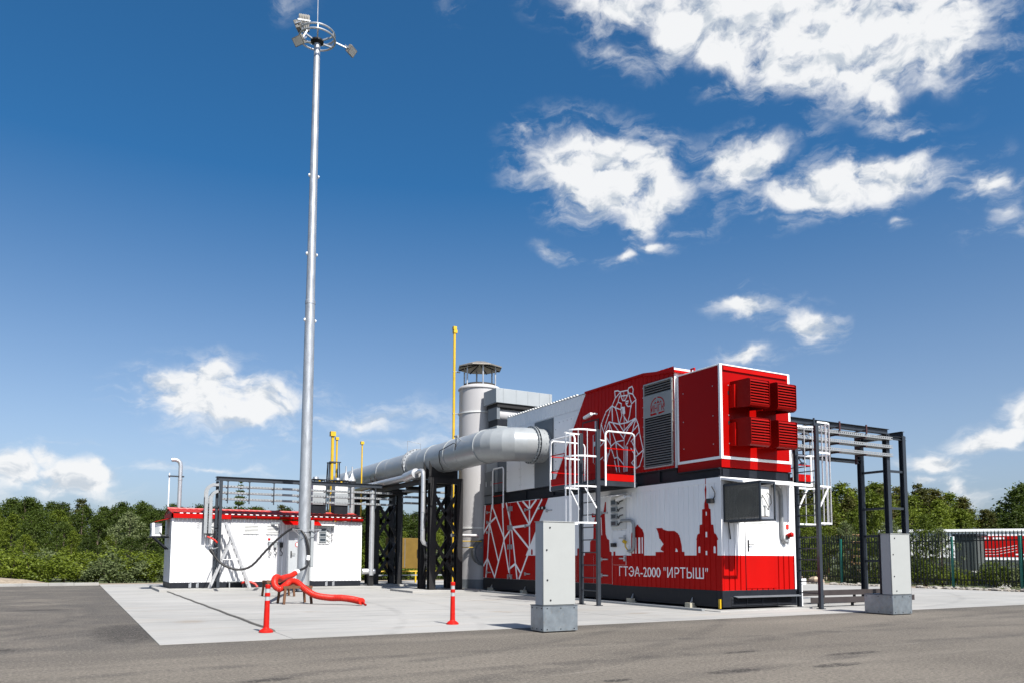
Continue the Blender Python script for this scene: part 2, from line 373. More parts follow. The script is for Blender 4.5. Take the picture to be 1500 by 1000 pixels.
def leaf_mat(name, c1, c2, trans=0.3):
    m = bpy.data.materials.new(name); m.use_nodes = True
    nt = m.node_tree; N, L = nt.nodes, nt.links
    N.clear()
    out = N.new('ShaderNodeOutputMaterial')
    oi = N.new('ShaderNodeObjectInfo'); geo = N.new('ShaderNodeNewGeometry')
    n = N.new('ShaderNodeTexNoise'); n.inputs['Scale'].default_value = 0.9; n.inputs['Detail'].default_value = 3
    L.new(geo.outputs['Position'], n.inputs['Vector'])
    a = N.new('ShaderNodeMath'); a.operation = 'MULTIPLY_ADD'; a.inputs[1].default_value = 0.55; a.inputs[2].default_value = -0.12
    L.new(oi.outputs['Random'], a.inputs[0])
    s = N.new('ShaderNodeMath'); s.operation = 'ADD'; s.use_clamp = True
    L.new(n.outputs['Fac'], s.inputs[0]); L.new(a.outputs[0], s.inputs[1])
    isl = N.new('ShaderNodeMath'); isl.operation = 'MULTIPLY_ADD'; isl.inputs[1].default_value = 0.5; isl.inputs[2].default_value = -0.25
    L.new(geo.outputs['Random Per Island'], isl.inputs[0])
    s2 = N.new('ShaderNodeMath'); s2.operation = 'ADD'; s2.use_clamp = True
    L.new(s.outputs[0], s2.inputs[0]); L.new(isl.outputs[0], s2.inputs[1])
    mx = N.new('ShaderNodeMix'); mx.data_type = 'RGBA'
    mx.inputs['A'].default_value = (*c1, 1); mx.inputs['B'].default_value = (*c2, 1)
    L.new(s2.outputs[0], mx.inputs['Factor'])
    d = N.new('ShaderNodeBsdfPrincipled'); d.inputs['Roughness'].default_value = 0.6; d.inputs['Specular IOR Level'].default_value = 0.25
    t = N.new('ShaderNodeBsdfTranslucent')
    L.new(mx.outputs['Result'], d.inputs['Base Color']); L.new(mx.outputs['Result'], t.inputs['Color'])
    ms = N.new('ShaderNodeMixShader'); ms.inputs[0].default_value = trans
    L.new(d.outputs[0], ms.inputs[1]); L.new(t.outputs[0], ms.inputs[2]); L.new(ms.outputs[0], out.inputs['Surface'])
    return m
LEAF_DARK = leaf_mat('dark_green_leaves', (0.011, 0.022, 0.002), (0.050, 0.076, 0.007))
LEAF_MID = leaf_mat('mid_green_leaves', (0.028, 0.052, 0.003), (0.122, 0.156, 0.012))
LEAF_PALE = leaf_mat('pale_willow_leaves', (0.045, 0.066, 0.020), (0.150, 0.180, 0.075))
LEAF_PINE = leaf_mat('olive_pine_needles', (0.022, 0.030, 0.004), (0.095, 0.095, 0.018))
LEAF_BROWN = leaf_mat('brown_dead_needles', (0.03, 0.016, 0.008), (0.07, 0.038, 0.02), 0.1)
BARK = mat('grey_brown_bark', (0.085, 0.065, 0.045), 0.9, var=0.4, scale=6, bump=0.6, bscale=12)
PINEBARK = mat('orange_pine_bark', (0.16, 0.085, 0.04), 0.9, var=0.4, scale=6, bump=0.6, bscale=12)

# ------------------------------------------------------------------ mesh helpers
ORG = {}
class G:
    def __init__(self):
        self.v = []; self.f = []
    def add(self, vs, fs):
        o = len(self.v); self.v += [Vector(x) for x in vs]; self.f += [tuple(i + o for i in q) for q in fs]
        return self
    def box(self, x0, x1, y0, y1, z0, z1):
        return self.add([(x0,y0,z0),(x1,y0,z0),(x1,y1,z0),(x0,y1,z0),(x0,y0,z1),(x1,y0,z1),(x1,y1,z1),(x0,y1,z1)],
                        [(0,3,2,1),(4,5,6,7),(0,1,5,4),(1,2,6,5),(2,3,7,6),(3,0,4,7)])
    def bar(self, p, q, w, h, upv=(0, 0, 1)):
        p, q = Vector(p), Vector(q); d = (q - p).normalized(); upv = Vector(upv)
        s = d.cross(upv)
        if s.length < 1e-4: s = d.cross(Vector((0, 1, 0)))
        s.normalize(); u = s.cross(d)
        c = [(-w/2, -h/2), (w/2, -h/2), (w/2, h/2), (-w/2, h/2)]
        return self.add([p + s*a + u*b for a, b in c] + [q + s*a + u*b for a, b in c],
                        [(3,2,1,0),(4,5,6,7),(0,1,5,4),(1,2,6,5),(2,3,7,6),(3,0,4,7)])
    def ibar(self, p, q, w, h, t=0.012, upv=(0, 0, 1)):
        p, q = Vector(p), Vector(q); d = (q - p).normalized(); upv = Vector(upv)
        s = d.cross(upv)
        if s.length < 1e-4: s = d.cross(Vector((0, 1, 0)))
        s.normalize(); u = s.cross(d)
        for o in (-h/2 + t/2, h/2 - t/2):
            self.bar(p + u*o, q + u*o, w, t, u)
        return self.bar(p, q, t, h - 2*t, u)
    def cyl(self, p, q, r, r1=None, n=12, cap=True):
        r1 = r if r1 is None else r1
        p, q = Vector(p), Vector(q); d = (q - p).normalized()
        a = d.cross(Vector((0, 0, 1)) if abs(d.z) < 0.9 else Vector((1, 0, 0))).normalized(); b = d.cross(a)
        vs = []
        for c, rr in ((p, r), (q, r1)):
            vs += [c + (a*cos(2*pi*i/n) + b*sin(2*pi*i/n)) * rr for i in range(n)]
        fs = [(i, (i+1) % n, n + (i+1) % n, n + i) for i in range(n)]
        if cap: fs += [tuple(range(n-1, -1, -1)), tuple(range(n, 2*n))]
        return self.add(vs, fs)
    def tube(self, pts, r, n=8, cap=True, radii=None):
        pts = [Vector(p) for p in pts]; m = len(pts)
        t0 = (pts[1] - pts[0]).normalized()
        a = t0.cross(Vector((0, 0, 1)) if abs(t0.z) < 0.9 else Vector((1, 0, 0))).normalized()
        vs = []
        for i in range(m):
            t = (pts[min(i+1, m-1)] - pts[max(i-1, 0)]).normalized()
            a = (a - t * a.dot(t)).normalized(); b = t.cross(a)
            rr = radii[i] if radii else r
            vs += [pts[i] + (a*cos(2*pi*k/n) + b*sin(2*pi*k/n)) * rr for k in range(n)]
        fs = [(i*n + k, i*n + (k+1) % n, (i+1)*n + (k+1) % n, (i+1)*n + k) for i in range(m-1) for k in range(n)]
        if cap: fs += [tuple(range(n-1, -1, -1)), tuple(range((m-1)*n, m*n))]
        return self.add(vs, fs)
    def lathe(self, c, prof, n=24, cap=True):
        c = Vector(c); m = len(prof)
        vs = [c + Vector((r*cos(2*pi*k/n), r*sin(2*pi*k/n), z)) for r, z in prof for k in range(n)]
        fs = [(i*n + k, i*n + (k+1) % n, (i+1)*n + (k+1) % n, (i+1)*n + k) for i in range(m-1) for k in range(n)]
        if cap: fs += [tuple(range(n-1, -1, -1)), tuple(range((m-1)*n, m*n))]
        return self.add(vs, fs)
    def prism(self, pts, vec):
        pts = [Vector(p) for p in pts]; vec = Vector(vec); n = len(pts)
        return self.add(pts + [p + vec for p in pts],
                        [tuple(range(n-1, -1, -1)), tuple(range(n, 2*n))] + [(i, (i+1) % n, n + (i+1) % n, n + i) for i in range(n)])
    def build(self, name, m, parent=None, bevel=0.0, loc=None, kind=None):
        o0 = ORG.get(parent.name, Vector()) if parent else (Vector(loc) if loc is not None else Vector())
        me = bpy.data.meshes.new(name)
        me.from_pydata([tuple(v - o0) for v in self.v], [], self.f)
        me.materials.append(m)
        me.polygons.foreach_set('use_smooth', [True] * len(me.polygons))
        me.update()
        me.set_sharp_from_angle(angle=radians(32))
        ob = bpy.data.objects.new(name, me); COL.objects.link(ob)
        if parent:
            ob.parent = parent; ORG[ob.name] = o0
        else:
            ob.location = o0; ORG[ob.name] = o0
        if bevel:
            bv = ob.modifiers.new('bevel', 'BEVEL'); bv.width = bevel; bv.segments = 2; bv.limit_method = 'ANGLE'
        if kind: ob['kind'] = kind
        return ob

def tag(o, label, cat, group=None):
    o['label'] = label; o['category'] = cat
    if group: o['group'] = group
    return o
def thing(name, label, cat, loc=(0, 0, 0), group=None):
    o = bpy.data.objects.new(name, None); COL.objects.link(o)
    o.location = loc; o.empty_display_size = 0.2; ORG[o.name] = Vector(loc)
    return tag(o, label, cat, group)
def struct(o):
    o['kind'] = 'structure'; return o
def inst(name, me, parent, loc=(0, 0, 0), rotz=0.0, scale=None):
    o = bpy.data.objects.new(name, me); COL.objects.link(o)
    o.parent = parent; o.location = loc; o.rotation_euler = (0, 0, rotz)
    if scale: o.scale = scale
    return o
def lerp(a, b, t): return Vector(a) * (1 - t) + Vector(b) * t

# ribbed sheet: grooves every P metres, G_ wide, D deep
class Rib:
    def __init__(s, t0, p=0.2, g=0.05, sl=0.015, d=0.02): s.t0, s.p, s.g, s.sl, s.d = t0, p, g, sl, d
    def depth(s, t):
        u = (t - s.t0) % s.p
        if u > s.g: return 0.0
        if u < s.sl: return s.d * u / s.sl
        if u > s.g - s.sl: return s.d * (s.g - u) / s.sl
        return s.d
    def breaks(s, a, b):
        k = math.floor((a - s.t0) / s.p) - 1; r = []
        while s.t0 + k * s.p < b + s.p:
            for o in (0, s.sl, s.g - s.sl, s.g):
                t = s.t0 + k * s.p + o
                if a + 1e-4 < t < b - 1e-4: r.append(t)
            k += 1
        return r
FLAT = Rib(0, 1e6, 0.0, 1e-6, 0.0)
def skin(rib, a, b, z0, z1, put):
    g = G(); ts = [a] + rib.breaks(a, b) + [b]
    vs = []
    for t in ts:
        d = rib.depth(t); vs += [put(t, z0, -d), put(t, z1, -d)]
    g.add(vs, [(2*i, 2*i+2, 2*i+3, 2*i+1) for i in range(len(ts)-1)])
    return g
def decal(polys, rib, put, name, m, parent, off=0.003, step=0.0):
    """thin vinyl: polygons in wall coordinates (t, z), cut at the ribs and laid onto them"""
    bm = bmesh.new()
    for i, poly in enumerate(polys):
        vs = [bm.verts.new((t, z, off + step * i)) for t, z in poly]
        for tri in tessellate_polygon([[Vector((t, z, 0)) for t, z in poly]]):
            try: bm.faces.new([vs[k] for k in tri])
            except ValueError: pass
    ts = [v.co.x for v in bm.verts]
    for t in rib.breaks(min(ts), max(ts)) if rib.d else []:
        bmesh.ops.bisect_plane(bm, geom=bm.verts[:] + bm.edges[:] + bm.faces[:], plane_co=(t, 0, 0), plane_no=(1, 0, 0), dist=1e-5)
    o0 = ORG[parent.name]
    for v in bm.verts:
        v.co = Vector(put(v.co.x, v.co.y, v.co.z - rib.depth(v.co.x))) - o0
    me = bpy.data.meshes.new(name); bm.to_mesh(me); bm.free()
    me.materials.append(m)
    ob = bpy.data.objects.new(name, me); COL.objects.link(ob); ob.parent = parent; ORG[ob.name] = o0
    return ob
def strokes(lines, w):
    out = []
    for pl in lines:
        for a, b in zip(pl[:-1], pl[1:]):
            a, b = Vector(a), Vector(b); d = b - a
            if d.length < 1e-4: continue
            d.normalize(); n = Vector((-d.y, d.x)) * w / 2; e = d * w * 0.35
            out.append([tuple(a - e - n), tuple(b + e - n), tuple(b + e + n), tuple(a - e + n)])
    return out
def text_polys(s, size):
    """glyph outlines of the built-in font, filled as triangles"""
    cu = bpy.data.curves.new('t', 'FONT'); cu.body = s; cu.size = size; cu.resolution_u = 4; cu.fill_mode = 'NONE'
    ob = bpy.data.objects.new('t', cu); COL.objects.link(ob)
    dg = bpy.context.evaluated_depsgraph_get()
    me = bpy.data.meshes.new_from_object(ob.evaluated_get(dg))
    nb = {}
    for e in me.edges:
        a, b = e.vertices; nb.setdefault(a, []).append(b); nb.setdefault(b, []).append(a)
    co = [(v.co.x, v.co.y) for v in me.vertices]; seen = set(); loops = []
    for st in nb:
        if st in seen: continue
        lp = [st]; seen.add(st)
        while True:
            nx = [q for q in nb[lp[-1]] if q not in seen]
            if not nx: break
            lp.append(nx[0]); seen.add(nx[0])
        pts = []
        for q in lp:
            if not pts or (Vector(co[q]) - Vector(pts[-1])).length > size * 1e-4: pts.append(co[q])
        if len(pts) > 2: loops.append(pts)
    bpy.data.objects.remove(ob); bpy.data.curves.remove(cu); bpy.data.meshes.remove(me)
    def inside(p, lp):
        r = False
        for (x0, y0), (x1, y1) in zip(lp, lp[1:] + lp[:1]):
            if (y0 > p[1]) != (y1 > p[1]) and p[0] < (x1 - x0) * (p[1] - y0) / (y1 - y0) + x0: r = not r
        return r
    vs = []; es = []
    for l in loops:
        o = len(vs); n = len(l); vs += [Vector(p) for p in l]; es += [(o + k, o + (k + 1) % n) for k in range(n)]
    ov, oe, of, _, _, _ = delaunay_2d_cdt(vs, es, [], 0, 1e-6)
    tris = []
    for f in of:
        c = (sum(ov[k].x for k in f) / len(f), sum(ov[k].y for k in f) / len(f))
        if sum(inside(c, l) for l in loops) % 2: tris.append([(ov[k].x, ov[k].y) for k in f])
    return tris
def fit_text(s, a, b, z0, z1):
    """text stretched so that it runs from t=a to t=b (either sense) between z0 and z1"""
    pol = text_polys(s, 30.0)
    xs = [p[0] for q in pol for p in q]; ys = [p[1] for q in pol for p in q]
    x0, x1, y0, y1 = min(xs), max(xs), min(ys), max(ys)
    return [[(a + (x - x0) / (x1 - x0) * (b - a), z0 + (y - y0) / (y1 - y0) * (z1 - z0)) for x, y in q] for q in pol]

# ================================================================== SETTING
g = G(); R_ = 1500
g.add([(-R_, -R_, -0.25), (R_, -R_, -0.25), (R_, R_, -0.25), (-R_, R_, -0.25)], [(0, 1, 2, 3)])
struct(g.build('ground', GRASS))
g = G()      # asphalt yard: the road in front and the wing to the left of the concrete
g.box(-60, 60, -30, 13.2, -0.3, 0.0)
g.box(-60, 1.24, 13.2, 40.9, -0.3, 0.0)
struct(g.build('asphalt_yard', ASPHALT))
g = G()      # gravel shoulder round the paved area
g.box(1.0, 60, 42.0, 44.5, -0.3, -0.02); g.box(34.3, 37.6, 13.2, 42.0, -0.3, -0.02)
struct(g.build('gravel_shoulder', GRAVEL))
pad = bpy.data.objects.new('concrete_pad', None); COL.objects.link(pad); struct(pad)
xs = [1.244, 3.25, 11.1, 19.1, 27.0, 34.3]; ys = [13.2, 14.62, 23.2, 32.3, 42.0]
for i in range(5):
    for j in range(4):
        g = G(); e = 0.004
        g.box(xs[i] + (e if i else 0), xs[i+1] - e, ys[j] + (e if j else 0), ys[j+1] - e, -0.2, 0.006 + 0.0012 * ((i * 7 + j * 3) % 3))
        g.build('slab', CONCRETE, pad)
g = G(); g.box(1.25, 34.2, 13.21, 41.9, -0.25, -0.012)
g.build('joint_bed', mat('joint_dark', (0.10, 0.095, 0.09), 0.9), pad)
# kerb stones along the far edge
kerb = bpy.data.objects.new('kerb', None); COL.objects.link(kerb); struct(kerb)
for k in range(19):
    x0 = -17.8 + k * 1.0
    g = G(); g.box(x0, x0 + 0.99, 40.92, 41.08, -0.2, 0.13 + random.uniform(-0.01, 0.01))
    g.build('kerb_stone', CONCRETE, kerb, bevel=0.012)
def plinth(name, x0, x1, y0, y1, z):
    g = G(); g.box(x0, x1, y0, y1, -0.1, z); return struct(g.build(name, CONCRETE, bevel=0.015))
plinth('container_plinth', 2.95, 11.75, 32.3, 36.6, 0.10)
plinth('tower_plinth', 11.2, 14.2, 27.6, 30.0, 0.09)
plinth('tower_plinth', 11.85, 14.2, 34.4, 36.4, 0.09)
plinth('building_footing', 14.2, 17.6, 14.72, 29.1, 0.035)
# cable protector / expansion strip running over the pad
g = G()
n = 60
pts = [(3.25 + 0.010 * sin(k * 0.7) + random.uniform(-.006, .006), 14.55 + (32.28 - 14.55) * k / n, 0.008) for k in range(n + 1)]
g.tube(pts, 0.032, 6)
tag(g.build('cable_cover', mat('grey_cable_cover', (0.085, 0.08, 0.07), 0.85, var=0.35, scale=7), loc=(3.25, 14.55, 0)), 'long grey cable cover strip lying across the concrete pad', 'cable cover')
# sand heap behind the kerb
g = G(); rows = []
random.seed(3)
for i in range(25):
    for j in range(9):
        x = -7.5 + i * 0.40; y = 41.4 + j * 0.4
        h = 0.50 * max(0, 1 - ((x + 4.0) / 4.2) ** 2) * max(0, 1 - ((y - 42.9) / 1.6) ** 2) + random.uniform(-.035, .035)
        rows.append((x, y, -0.12 + max(h, -0.05)))
g.add(rows, [(i*9+j, (i+1)*9+j, (i+1)*9+j+1, i*9+j+1) for i in range(24) for j in range(8)])
o = tag(g.build('sand_heap', GRAVEL, loc=(-4, 42.9, -0.2)), 'low heap of tan sand behind the kerb at the left', 'sand'); o['kind'] = 'stuff'

# ================================================================== POWER BUILDING
X0, X1, Y0, Y1 = 14.6, 17.3, 15.05, 28.45
def putL(t, z, d): return (X0 - d, t, z)          # long face, t runs along y; d is out of the wall
def putE(t, z, d): return (t, Y0 - d, z)          # end face, t runs along x
RIBL = Rib(15.06, 0.2, 0.035, 0.010, 0.016)
RIBE = Rib(14.62, 0.2, 0.040, 0.009, 0.028)

low = thing('generator_container', 'lower white and red container with city skyline and ГТЭА-2000 lettering', 'container', (15.95, 21.7, 0.03))
g = G(); g.box(X0 + .03, X1 - .03, Y0 + .03, Y1 - .03, 0.5, 3.44); g.build('core', MIDGREY, low)
g = G()
g.box(X0 - .004, X1, Y0 - .004, Y0 + .22, 0.09, 0.52)
g.box(X0 - .004, X0 + .22, Y0 + .22, Y1, 0.09, 0.52); g.box(X1 - .2, X1, Y0 + .22, Y1, 0.09, 0.52); g.box(X0 + .22, X1 - .2, Y1 - .2, Y1, 0.09, 0.52)
g.build('base_frame', DARK, low, bevel=0.008)
skin(RIBL, Y0, 19.75, 0.52, 1.42, putL).build('wall', RED, low)
skin(RIBL, Y0, 19.75, 1.4205, 3.30, putL).build('wall', WHITE, low)
skin(RIBE, X0, X1, 0.52, 1.42, putE).build('wall', RED, low)
skin(RIBE, X0, X1, 1.4205, 3.30, putE).build('wall', WHITE, low)
g = G(); g.box(X0 - .006, X1, Y0 - .006, Y0 + .05, 3.30, 3.455); g.box(X0 - .006, X0 + .05, Y0 + .05, 19.75, 3.30, 3.455); g.build('top_rail', WHITE, low, bevel=0.004)
g = G(); g.box(X0 - .010, X0 + .04, Y0 - .010, Y0 + .055, 1.42, 3.30); g.build('corner_trim', WHITE, low)
g = G(); g.box(X0 - .010, X0 + .04, Y0 - .010, Y0 + .055, 0.52, 1.42); g.build('corner_trim', RED, low)
g = G(); g.box(X1 - .04, X1 + .012, Y0 - .008, Y0 + .05, 0.52, 3.30); g.build('corner_trim', WHITE, low)
g = G(); g.box(X1 - .01, X1, Y0 + .05, Y1, .52, 3.45); g.build('wall', WHITE, low)
g = G(); g.box(X0, X1, Y1 - .02, Y1, .52, 3.45); g.build('wall', WHITE, low)
# flat door leaves along the far half of the long face
def leaf(a, b, z0=0.54, z1=3.44, m=WHITE, d=0.0):
    g = G(); g.box(X0 - d - 0.004, X0 + .05, a, b, z0, z1)
    return g.build('door', m, low, bevel=0.0015)
doors = [leaf(26.223, 28.45), leaf(23.533, 26.217), leaf(21.703, 23.527), leaf(20.743, 21.697), leaf(19.756, 20.737)]
for d_, yy, zs in ((doors[0], 27.8, (.75, 2.35, 2.75, 3.15)), (doors[1], 24.75, (.75, 2.5, 3.1)), (doors[2], 23.25, (2.4, 3.0)), (doors[4], 19.98, (.8, 1.3, 2.75))):
    for z in zs:
        g = G(); g.box(X0 - .035, X0 - .006, yy - .02, yy + .28, z - .02, z + .02); g.box(X0 - .05, X0 - .006, yy + .28, yy + .34, z - .06, z + .06)
        g.build('strap_hinge', GALV, d_)
g = G()
for z in (0.62, 1.75, 2.48, 3.2):
    for yy in (26.10, 26.34): g.box(X0 - .05, X0 - .006, yy - .05, yy + .05, z - .09, z + .09)
g.cyl((X0 - .035, 26.22, .6), (X0 - .035, 26.22, 3.3), .012, n=6)
g.build('lock_bar', GALV, doors[0])
# red and white vinyl on the flat leaves
def clip_rect(poly, a, b):
    def cut(p, t, keep_gt):
        out = []
        for i in range(len(p)):
            c, n_ = p[i], p[(i+1) % len(p)]
            ic, in_ = (c[0] >= t) == keep_gt, (n_[0] >= t) == keep_gt
            if ic: out.append(c)
            if ic != in_:
                u = (t - c[0]) / (n_[0] - c[0]); out.append((t, c[1] + u * (n_[1] - c[1])))
        return out
    p = cut(poly, a, True)
    return cut(p, b, False) if p else p
LEAVES = [(26.2235, 28.4495), (23.5335, 26.2165), (21.7035, 23.5265), (20.7435, 21.6965), (19.7565, 20.7365)]
red_area = [(28.45, .541), (28.45, 3.439), (23.48, 3.439), (24.60, 1.98), (25.06, 1.42), (19.755, 1.42), (19.755, .541)]
half_a = [(28.45, .541), (28.45, 3.439), (23.48, 3.439), (24.60, 1.98), (25.06, 1.42), (25.06, .541)]
half_b = [(25.06, .541), (25.06, 1.42), (19.755, 1.42), (19.755, .541)]
for (a, b), d_ in zip(LEAVES, doors):
    ps = [q for q in (clip_rect(half_a, a, b), clip_rect(half_b, a, b)) if len(q) > 2]
    decal(ps, FLAT, putL, 'red_vinyl', REDV, d_, off=0.0065)
WEB = [[(28.33,3.43),(28.44,2.31)],[(27.74,3.43),(27.96,2.51),(28.09,1.33)],[(27.74,3.43),(26.68,2.05)],[(28.39,2.37),(27.97,2.69),(27.36,2.95)],[(27.92,2.69),(27.16,1.17)],[(26.87,3.43),(26.74,2.05),(26.32,0.8)],[(26.55,3.43),(26.12,2.46),(25.82,1.13),(25.69,0.57)],[(27.47,0.57),(27.16,1.17),(26.68,2.07),(26.12,2.46)],[(28.42,1.02),(28.09,1.31),(27.47,0.57)],[(28.09,1.31),(28.22,0.57)],[(26.12,2.48),(24.77,2.53)],[(26.0,2.45),(24.77,1.66)],[(25.67,3.42),(24.77,2.53)],[(25.26,3.42),(24.78,3.12),(24.31,3.42)],[(24.78,3.42),(24.77,1.66)],[(24.77,2.57),(23.92,3.41)],[(24.77,1.66),(24.42,2.05)],[(24.77,1.62),(25.53,0.57)],[(26.28,0.92),(25.82,1.11),(25.41,0.76)]]
web = [q for s_ in strokes(WEB, 0.085) for (a, b) in LEAVES[:2] for q in [clip_rect(s_, a, b)] if len(q) > 2]
decal(web, FLAT, putL, 'web_pattern', WHITEV, low, off=0.0085, step=0.00008)
decal([[(24.75, 1.45), (24.40, 1.45), (24.40, 1.95), (24.75, 1.62)]], FLAT, putL, 'web_pattern', WHITEV, low, off=0.0108)
decal([[(24.66, 1.45), (24.54, 1.45), (24.54, 1.60), (24.58, 1.66), (24.62, 1.66), (24.66, 1.60)]], FLAT, putL, 'arch_print', REDV, low, off=0.0125)
# skyline prints: spire, walking bear, rotunda, monument
SPIRE = [(15.6,3.45),(15.64,3.17),(15.62,2.91),(15.68,2.74),(15.67,2.65),(15.75,2.64),(15.76,2.24),(15.85,2.23),(15.87,2.01),(15.95,1.97),(16.0,1.84),(15.98,1.83),(15.99,1.42),(15.21,1.42),(15.21,1.81),(15.17,1.84),(15.24,1.96),(15.31,2.0),(15.34,2.22),(15.42,2.23),(15.43,2.63),(15.49,2.65),(15.52,2.81),(15.59,2.91),(15.57,3.17)]
WALKER = [(17.64,2.2),(17.45,2.2),(17.38,2.2),(17.33,2.15),(17.15,2.11),(16.86,2.1),(16.72,2.03),(16.63,1.9),(16.57,1.68),(16.56,1.52),(16.73,1.52),(16.75,1.58),(16.81,1.63),(16.84,1.52),(17.31,1.52),(17.46,1.58),(17.44,1.64),(17.33,1.74),(17.46,1.87),(17.51,1.9),(17.55,2.05)]
STEP = [(17.69,1.52),(16.48,1.52),(16.48,1.42),(17.69,1.42)]
ROTUNDA = [(18.8,1.95),(18.79,2.07),(18.66,2.2),(18.52,2.32),(18.48,2.33),(18.44,2.29),(18.27,2.18),(18.2,2.06),(18.19,1.96),(18.2,1.42),(18.8,1.42)]
MONU = [(21.23,1.42),(21.23,1.54),(20.94,1.54),(20.93,1.86),(20.75,1.97),(20.74,2.38),(20.65,2.64),(20.82,2.64),(20.84,2.76),(20.74,2.78),(20.72,2.68),(20.62,2.75),(20.52,2.71),(20.45,2.94),(20.38,2.94),(20.37,2.78),(20.18,2.83),(20.1,3.1),(20.05,3.09),(20.05,2.82),(20.12,2.71),(20.08,2.09),(20.0,1.94),(19.9,1.9),(19.87,1.54),(19.78,1.53),(19.78,1.42)]
decal([[(min(t, 15.99), min(z, 3.297)) for t, z in SPIRE]], RIBL, putL, 'spire_print', REDV, low)
decal([[(15.602, 3.455), (15.58, 3.455), (15.585, 3.3), (15.615, 3.3)]], FLAT, putL, 'spire_print', REDV, low, off=0.008)
decal([WALKER], RIBL, putL, 'bear_print', REDV, low)
decal([STEP], RIBL, putL, 'bear_print', REDV, low, off=0.0032)
decal([ROTUNDA], RIBL, putL, 'rotunda_print', REDV, low)
decal([MONU], FLAT, putL, 'monument_print', REDV, low, off=0.0075)
decal([[(21.67, 1.42), (21.67, 1.65), (21.53, 1.66), (21.46, 1.64), (21.46, 1.42)]], FLAT, putL, 'monument_print', REDV, low, off=0.0075)
wins = [[(15.61,2.57),(15.57,2.57),(15.57,2.47),(15.61,2.47)],[(15.63,2.04),(15.57,2.04),(15.57,1.9),(15.63,1.9)],[(15.91,1.64),(15.875,1.67),(15.84,1.64),(15.84,1.49),(15.91,1.49)],[(15.34,1.64),(15.31,1.67),(15.28,1.64),(15.28,1.48),(15.34,1.48)],[(15.64,1.54),(15.58,1.54),(15.58,1.43),(15.64,1.43)],
        [(18.75,1.95),(18.68,1.95),(18.68,1.48),(18.75,1.48)],[(18.47,1.95),(18.37,1.95),(18.37,1.48),(18.47,1.48)],[(18.3,1.95),(18.25,1.95),(18.25,1.48),(18.3,1.48)],[(18.6,1.95),(18.55,1.95),(18.55,1.48),(18.6,1.48)]]
decal(wins, RIBL, putL, 'window_print', WHITEV, low, off=0.0055)
decal([[(20.40, 2.70), (20.36, 2.66), (20.18, 2.80), (20.20, 2.84)], [(20.33, 2.62), (20.30, 2.62), (20.27, 2.06), (20.30, 2.06)]], FLAT, putL, 'window_print', WHITEV, low, off=0.0095)
# lettering
decal([q for q in fit_text('ГТЭА-2000 "ИРТЫШ"', 19.40, 15.57, 0.80, 1.10)], RIBL, putL, 'lettering', WHITEV, low, off=0.0042)
# end wall door
g = G(); g.box(15.44, 16.56, Y0 - .010, Y0 + .02, 1.4205, 2.62); ed = g.build('door', WHITE, low, bevel=0.004)
g = G(); g.box(15.44, 16.56, Y0 - .010, Y0 + .02, 0.56, 1.4195); ed2 = g.build('door', RED, low, bevel=0.004)
g = G(); g.box(15.50, 15.55, Y0 - .022, Y0 - .010, 1.53, 1.83); g.cyl((15.525, Y0 - .02, 1.72), (15.525, Y0 - .07, 1.72), .012, n=8); g.cyl((15.525, Y0 - .07, 1.72), (15.68, Y0 - .07, 1.72), .011, n=8)
g.build('handle', BLACK, ed)
g = G(); g.box(15.62, 16.28, Y0 - .014, Y0 - .010, 2.235, 2.325); g.build('sign_plate', mat('sign_pale', (0.5, 0.51, 0.5), .5), ed)
g = G(); g.box(15.76, 16.00, Y0 - .015, Y0 - .010, 2.335, 2.38); g.build('sign_plate', BLUE, ed)
decal(fit_text('машинный зал', 15.66, 16.24, 2.262, 2.30), FLAT, putE, 'sign_lettering', mat('sign_grey_print', (0.35, 0.36, 0.36), .6), ed, off=0.0155)
for xx in (15.432, 16.562):
    g = G(); g.box(xx, xx + .006, Y0 - .0025, Y0 + .01, .56, 2.62); g.build('door_gap', DARK, ed)
# base vent grille with drip rail
g = G(); g.box(14.86, 17.10, Y0 - .0065, Y0 + .05, 0.115, 0.345); vg = g.build('base_vent', VOID, low)
g = G()
for k in range(6): g.bar((14.88, Y0 - .016, .14 + k * .036), (17.08, Y0 - .016, .14 + k * .036), .006, .024, (0, .6, .8))
for x in (15.42, 15.98, 16.54): g.box(x, x + .03, Y0 - .028, Y0 - .007, .12, .34)
g.build('slat', DARK, vg, kind='stuff')
g = G(); g.prism([(14.96, Y0 - .007, .375), (14.96, Y0 - .16, .345), (14.96, Y0 - .16, .335), (14.96, Y0 - .007, .355)], (2.42, 0, 0)); g.build('drip_rail', MIDGREY, low)
g = G(); g.box(14.555, 14.597, 15.10, 15.16, .06, .30); g.build('lifting_lug', YELLOW, low)
# canopy over the end wall
g = G(); g.prism([(14.60, Y0 - .007, 3.44), (14.60, Y0 - .78, 3.31), (14.60, Y0 - .78, 3.245), (14.60, Y0 - .74, 3.245), (14.60, Y0 - .007, 3.38)], (2.55, 0, 0))
can = g.build('canopy', WHITE, low, bevel=0.01)
